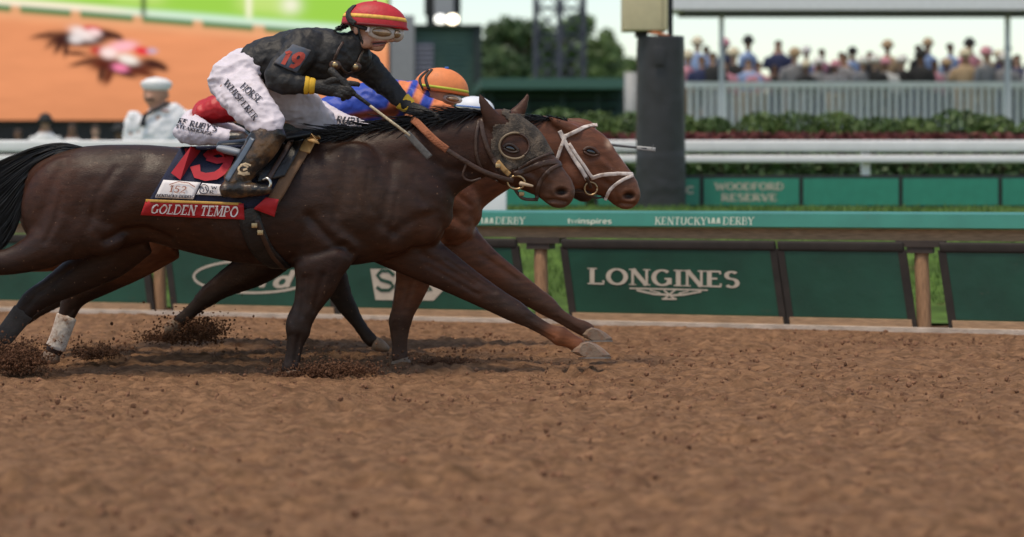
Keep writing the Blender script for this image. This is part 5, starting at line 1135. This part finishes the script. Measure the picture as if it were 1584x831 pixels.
t3, j3, br3, hm3 = jockey('jockey in red silks and white breeches, mostly hidden behind the black jacket', Y3,
    [(308, 176, 17, .12), (330, 170, 21, .145), (352, 165, 24, .15), (395, 152, 30, .17), (432, 138, 27, .16), (458, 125, 17, .09)],
    [[(430, 138, 20, .07, -.16), (450, 165, 14, .06, -.2), (490, 180, 10, .042, -.16), (520, 190, 8, .036, -.1)], [(430, 140, 20, .07, .16), (460, 165, 14, .06, .2), (500, 184, 10, .042, .15), (528, 192, 8, .036, .1)]],
    [[(284, 190, 20, .12, -.02), (290, 198, 25, .125, -.10), (313, 206, 20, .11, -.2), (338, 211, 14, .09, -.26), (356, 214, 12, .08, -.28)], [(290, 188, 20, .12, .05), (330, 200, 18, .11, .18), (375, 208, 12, .085, .28)]],
    [[(352, 214, 12, .075, -.28), (378, 218, 12, .065, -.3), (368, 245, 12, .058, -.31), (350, 270, 10, .05, -.32), (372, 275, 8, .046, -.33)], [(376, 208, 12, .075, .28), (360, 245, 12, .06, .3), (345, 272, 10, .05, .32)]],
    [(484, 104, 26, .086), (488, 116, 24, .08), (491, 125, 16, .06), (492, 131, 10, .045)], (486, 107, 38, 25, .12, 6),
    mat('red_silks', (.50, .012, .018), .5, var=.15, bump=.2, bscale=24), mat('white_helmet', (.75, .75, .75), .5), m_band)
Bb3 = bvh_of(br3)
for tx, q in (("FF RUBY'S", [(277, 183), (337, 196), (334, 204), (275, 191)]), ('STEAKHOUSE', [(273, 192.5), (329, 205), (328, 209.5), (272, 197.5)])): obj('lettering', decal(tx, q, Bb3, .006, Y3 - .25, tk=.24, tn=.13, slant=.1), m_ink, br3, False)
t4, j4, br4, hm4 = jockey('jockey in white helmet almost hidden behind the orange helmet', Y4,
    [(590, 208, 18, .12), (625, 200, 22, .15), (660, 192, 24, .16), (695, 186, 20, .14), (712, 180, 13, .08)],
    [[(690, 190, 16, .07, -.12), (740, 208, 12, .055, -.12), (820, 222, 9, .042, -.1), (905, 222, 7.5, .036, -.06)], [(690, 190, 16, .07, .15), (730, 205, 11, .055, .18), (780, 220, 8, .036, .12)]],
    [[(585, 210, 20, .12, -.1), (620, 222, 15, .09, -.26), (640, 232, 11, .08, -.3)], [(585, 210, 20, .12, .1), (620, 222, 15, .09, .26), (640, 232, 11, .08, .3)]],
    [[(640, 232, 11, .075, -.3), (620, 262, 10, .055, -.33), (605, 282, 8, .048, -.34)], [(640, 232, 11, .075, .3), (620, 262, 10, .055, .33), (605, 282, 8, .048, .34)]],
    [(732, 166, 22, .086), (736, 176, 20, .08), (739, 184, 13, .06), (740, 189, 8, .045)], (735, 168, 30, 19, .12, 6),
    mat('yellow_silks', (.5, .42, .05), .55, var=.15), mat('white_blue_helmet', (.72, .75, .8), .5), mat('blue_stripe', (.04, .16, .5), .5))
w4 = thing('whip', 'thin dark riding whip with small notched tip ahead of the bay horse\'s forehead', 'whip', P(925, 222, Y4 - .06))
stick(w4, 'shaft', (915, 221, Y4 - .09), (1000, 230, Y4 - .12), .012, .008, mat('dark_shaft', (.08, .08, .085), .5)); obj('flap', strap([(985, 228.5, Y4 - .12), (1014, 231.5, Y4 - .12)], 6, None, .005), mat('pale_flap', (.4, .4, .38), .6), w4)
stick(w4, 'tip', (1008, 231, Y4 - .12), (1011, 224, Y4 - .12), .006, .003, mat('dark_shaft', (.08, .08, .085), .5))

# ================================================================== SPECTATORS
YS = 16.0
sa = thing('person', 'sailor in white uniform and round white cap standing behind the white rail', 'person', (P(247, 300, YS).x, YS, 1.0))
m_uni = mat('white_uniform', (.78, .78, .80), .75, var=.05, bump=.2, bscale=8)
def vloft(bm, st, Y, grow=0, seg=16):
    """upright limb: (px, py, half width px, half depth m, dy)"""
    loft(bm, st, Y, seg, 4, grow)
ST = [[(242, 168, 18, .08), (244, 172, 30, .12), (246, 178, 41, .145), (247, 190, 45, .155), (247, 220, 42, .16), (247, 255, 40, .15), (247, 268, 36, .14)]]
SA = [[(212, 178, 14, .08), (205, 195, 14, .075), (203, 222, 13, .065), (206, 250, 11, .055)], [(283, 178, 14, .08), (290, 195, 14, .075), (292, 222, 13, .065), (288, 250, 11, .055)]]
SL = [[(228, 262, 20, .12), (228, 290, 16, .09), (228, 318, 13, .08)], [(266, 262, 20, .12), (266, 290, 16, .09), (266, 318, 13, .08)]]
SH_ = [[(243, 136, 19, .10), (240, 147, 19, .105), (240, 157, 16, .092), (240, 164, 10, .075)], [(242, 158, 12, .065), (243, 170, 13, .07)], [(206, 250, 9, .04), (207, 262, 8, .04)], [(288, 250, 9, .04), (287, 262, 8, .04)]]
bm = bmesh.new()
for l in ST + SA + SL: vloft(bm, l, YS, -.012)
for l in SH_: vloft(bm, l, YS)
blob(bm, 231, 151, 5, 4, YS - .10, .03); blob(bm, 259, 148, 3, 5, YS, .03)
obj('body', fuse(bm, .018, 3), m_skin, sa)
garment('uniform_top', ST + SA, YS, m_uni, sa, voxel=.022, amp=.016, fold=5); garment('trousers', SL, YS, m_uni, sa, voxel=.025)
bm = bmesh.new(); loft(bm, [(242, 137.5, 22, .125), (242, 133, 24, .135), (242, 128, 25, .14)], YS, 24, 2); obj('round_cap', fuse(bm, .014, 2), m_white, sa)
bm = bmesh.new(); blob(bm, 250, 146, 11, 9, YS + .03, .10); obj('hair', bm, mat('brown_hair', (.05, .03, .02), .8), sa)
obj('moustache', strap([(226, 154, YS - .115), (233, 153.5, YS - .122), (238, 154.5, YS - .118)], 3, None, .008), mat('brown_hair', (.05, .03, .02), .8), sa)
obj('neckerchief', strap([(262, 158, YS - .10), (248, 166, YS - .15), (234, 173, YS - .17), (224, 180, YS - .175), (222, 195, YS - .175)], 6, None, .012), mat('black_neckerchief', (.015, .016, .022), .7), sa)
obj('neckerchief_end', strap([(224, 178, YS - .175), (219, 195, YS - .18)], 7, None, .012), mat('black_neckerchief', (.015, .016, .022), .7), sa)
obj('ribbon_bar', strap([(250, 171, YS - .165), (262, 172, YS - .16)], 3, None, .006), mat('ribbon_red', (.28, .09, .07), .7), sa)

def crowd_mesh(up):
    Z = lambda st: [(CX + x * F / CD * 1.3, HY + (CZ - z) * F / CD, h * F / CD * 1.3, w) for x, z, h, w in st]
    tor = Z([(0, 1.50, .08, .07), (0, 1.42, .19, .11), (0, 1.25, .20, .13), (0, 1.05, .17, .12), (0, .92, .18, .12)])
    arms = [Z([(s * .2, 1.40, .06, .06), (s * .27, 1.15, .05, .05), (s * .16, 1.32, .045, .045), (s * .08, 1.5, .035, .035)] if up else [(s * .21, 1.40, .06, .06), (s * .27, 1.15, .05, .05), (s * .25, .88, .04, .04)]) for s in (-1, 1)]
    leg = [Z([(s * .09, .95, .10, .11), (s * .1, .5, .075, .08), (s * .1, .06, .05, .06)]) for s in (-1, 1)]; foot = [Z([(s * .1, .06, .05, .11), (s * .11, .02, .05, .12)]) for s in (-1, 1)]
    hd_ = [Z([(0, 1.78, .075, .09), (0, 1.68, .08, .1), (0, 1.60, .06, .08), (0, 1.5, .055, .06)])]
    hnd = [Z([(s * .08, 1.5, .04, .04), (s * .07, 1.58, .035, .035)] if up else [(s * .25, .88, .04, .03), (s * .25, .80, .03, .03)]) for s in (-1, 1)]
    def mk(ls, g, vox=.035):
        bm = bmesh.new()
        for l in ls: loft(bm, l, 0, 10, 3, g)
        return fuse(bm, vox, 2)
    bm = bmesh.new(); blob(bm, CX, HY + (CZ - 1.745) * F / CD, .105 * F / CD, .09 * F / CD, .02, .105); hair_ = fuse(bm, .03, 1)
    bm = bmesh.new(); rings(bm, [Vector((0, 0, 1.765)), Vector((0, 0, 1.775))], [(Vector((.18, 0, 0)), Vector((0, .15, 0)))] * 2, 16); rings(bm, [Vector((0, 0, 1.77)), Vector((0, 0, 1.86))], [(Vector((.125, 0, 0)), Vector((0, .11, 0)))] * 2, 14)
    hat = bpy.data.meshes.new('hat'); bm.to_mesh(hat); bm.free(); hat.polygons.foreach_set('use_smooth', [True] * len(hat.polygons))
    r = {'body': mk([tor, *arms, *leg, *foot, *hd_, *hnd], -.012), 'top': mk([tor, *arms], 0), 'trousers': mk([*leg, Z([(0, .98, .17, .12), (0, .86, .18, .12)])], .006), 'hair': hair_, 'hat': hat}
    for m_ in r.values():
        if not m_.materials: m_.materials.append(None)
        m_.polygons.foreach_set('use_smooth', [True] * len(m_.polygons))
    return r
CM = [crowd_mesh(False), crowd_mesh(True)]
cols = {'navy': (.02, .03, .09), 'pale blue': (.25, .36, .6), 'white': (.7, .7, .7), 'pink': (.6, .26, .33), 'black': (.02, .02, .022), 'tan': (.42, .3, .19), 'red': (.42, .04, .05), 'grey': (.22, .22, .24), 'royal blue': (.03, .09, .38), 'cream': (.62, .55, .42)}
skins = [(.46, .25, .17), (.5, .3, .22), (.2, .1, .065), (.38, .2, .13)]
def spectator(X, Y, z, up, top, tr, hat, label, group, sk, rz=0.0):
    t = thing('person', label, 'person', (X, Y, z), group); t.rotation_euler.z = rz
    for part_, m in (('body', mat('spectator_skin_%d' % sk, skins[sk], .6)), ('top', mat(top + '_fabric', cols[top], .8, var=.15)), ('trousers', mat(tr + '_fabric', cols[tr], .8, var=.15)), ('hair', mat('brown_hair', (.05, .03, .02), .8)), ('hat', mat((hat or 'x') + '_hat', cols.get(hat, (0, 0, 0)), .8))):
        if part_ == 'hat' and not hat: continue
        if part_ == 'hair' and hat: continue
        o = bpy.data.objects.new(part_, CM[up][part_]); COL.objects.link(o); o.parent = t
        o.material_slots[0].link = 'OBJECT'; o.material_slots[0].material = m
    return t
for px, py, Y, up, top, hat, lab in ((70, 180, 29, 1, 'white', 'black', 'photographer in white shirt raising a camera below the screen, leftmost spectator'), (112, 190, 30, 1, 'white', None, 'bareheaded spectator in white shirt below the video screen'),
                                (148, 192, 31, 0, 'tan', None, 'spectator in tan jacket below the video screen'), (184, 196, 30, 0, 'navy', 'black', 'spectator in navy jacket and black hat left of the sailor'), (28, 198, 32, 0, 'black', None, 'spectator in black at the far left below the screen')):
    c = P(px, py, Y); spectator(c.x, Y, c.z - 1.85, up, top, 'black', hat, lab, 'spectators below the screen', random.randrange(4))
ORD = wordn + ['eighteenth', 'nineteenth', 'twentieth'] + ['twenty-' + w for w in wordn[:9]] + ['thirtieth'] + ['thirty-' + w for w in wordn[:9]]
def ordw(i): return ORD[i - 1]
rs = random.Random(5); names = ['navy', 'navy', 'black', 'black', 'grey', 'grey', 'pale blue', 'white', 'tan', 'pink']; used = set()
for row, (Yr, fl, n0) in enumerate(((36.75, 2.72, 1066), (38.3, 3.1, 1078))):
    px = n0; i = 0
    while px < 1600:
        top = rs.choice(names); tr = rs.choice(['navy', 'black', 'tan', 'grey']); hat = rs.choice([None, None, None, None, None, 'cream', 'white', 'black', 'pink', 'tan'])
        lab = f"spectator in {top} top" + (f" and {hat} hat" if hat else ", bareheaded") + f", {['front', 'middle', 'back'][row]} row, {ordw(i + 1)} from the padded pole"
        t_ = spectator(P(px, 0, Yr).x, Yr + rs.uniform(-.3, .3), fl, rs.random() < .35, top, tr, hat, lab, 'crowd in the grandstand', rs.randrange(4), rs.uniform(-.9, .9)); t_.scale = [rs.uniform(.86, 1.06)] * 3; i += 1
        px += rs.choice([17, 21, 26, 34, 48] if row else [15, 19, 23, 30])

# ================================================================== KICKED-UP DIRT
m_clod = mat('dirt_clods', (.13, .062, .036), .95, var=.45, vscale=16, bump=.5, bscale=70, spec=.15)
ico = bmesh.new(); bmesh.ops.create_icosphere(ico, subdivisions=1, radius=1); IV = np.array([v.co[:] for v in ico.verts]); IF = np.array([[v.index for v in f.verts] for f in ico.faces]); ico.free()
def clods(name, items, label):
    """items: (centre, radius)"""
    rr = np.random.RandomState(len(items)); V = []; Fc = []
    for k, (c, r) in enumerate(items):
        s = rr.uniform(.6, 1.35, 3) * r; V.append(IV * s * rr.uniform(.75, 1.25, (len(IV), 1)) + np.array(c)); Fc.append(IF + k * len(IV))
    o = obj(name, pydata(name, np.vstack(V), np.vstack(Fc)), m_clod, smooth=False, kind='stuff'); o['label'] = label; o['category'] = 'dirt'; return o
def spray(px, py, Y, rx, rz, ry, n, r, seed):
    rr = random.Random(seed); out = []
    for _ in range(int(n * 2.6)):
        a, b, c = rr.gauss(0, .45), rr.gauss(0, .45), rr.gauss(0, .45); f = 1 + 1.8 * rr.random() ** 16; q = P(px + a * rx * f - 6 * (f - 1), py + b * rz * f - 10 * (f - 1), Y + c * ry)
        if q.z > 0: out.append((q, r * (.35 + 2.2 * rr.random() ** 5)))
    return out
clods('kicked_dirt', spray(308, 512, Y3 - .1, 42, 18, .2, 2640, .0044, 1) + spray(265, 522, Y3 - .1, 55, 9, .25, 1200, .0044, 2), 'dark burst of dirt thrown up behind the hidden horse\'s hoof')
clods('kicked_dirt', spray(28, 556, -.1, 45, 24, .25, 3600, .0044, 3), 'clump of flying dirt at the lower left corner')
clods('kicked_dirt', spray(150, 546, Y2 - .1, 38, 10, .2, 1200, .0044, 4), 'low spray of dirt beside the white bandaged leg')
clods('kicked_dirt', spray(520, 574, -.15, 60, 14, .25, 2640, .0044, 5) + spray(455, 580, -.15, 30, 6, .15, 720, .0044, 6), 'mound of loose dirt round the planted front hoof of the dark horse')
clods('kicked_dirt', spray(690, 560, Y2 - .1, 55, 6, .25, 840, .0044, 7), 'loose dirt ahead of the bright bay\'s planted hoof')
rr = random.Random(9); loose = []
for _ in range(30000):
    s = rr.uniform(-5, 8); n = rr.uniform(-12.5, -.2); loose.append((RW(s, n, rr.uniform(-.002, .014)), .003 + .015 * rr.random() ** 7))
m_clod = mat('track_crumbs', (.215, .108, .064), .95, var=.5, vscale=9, spec=.15)
clods('loose_clods', loose, 'loose clods of brown dirt scattered over the track')
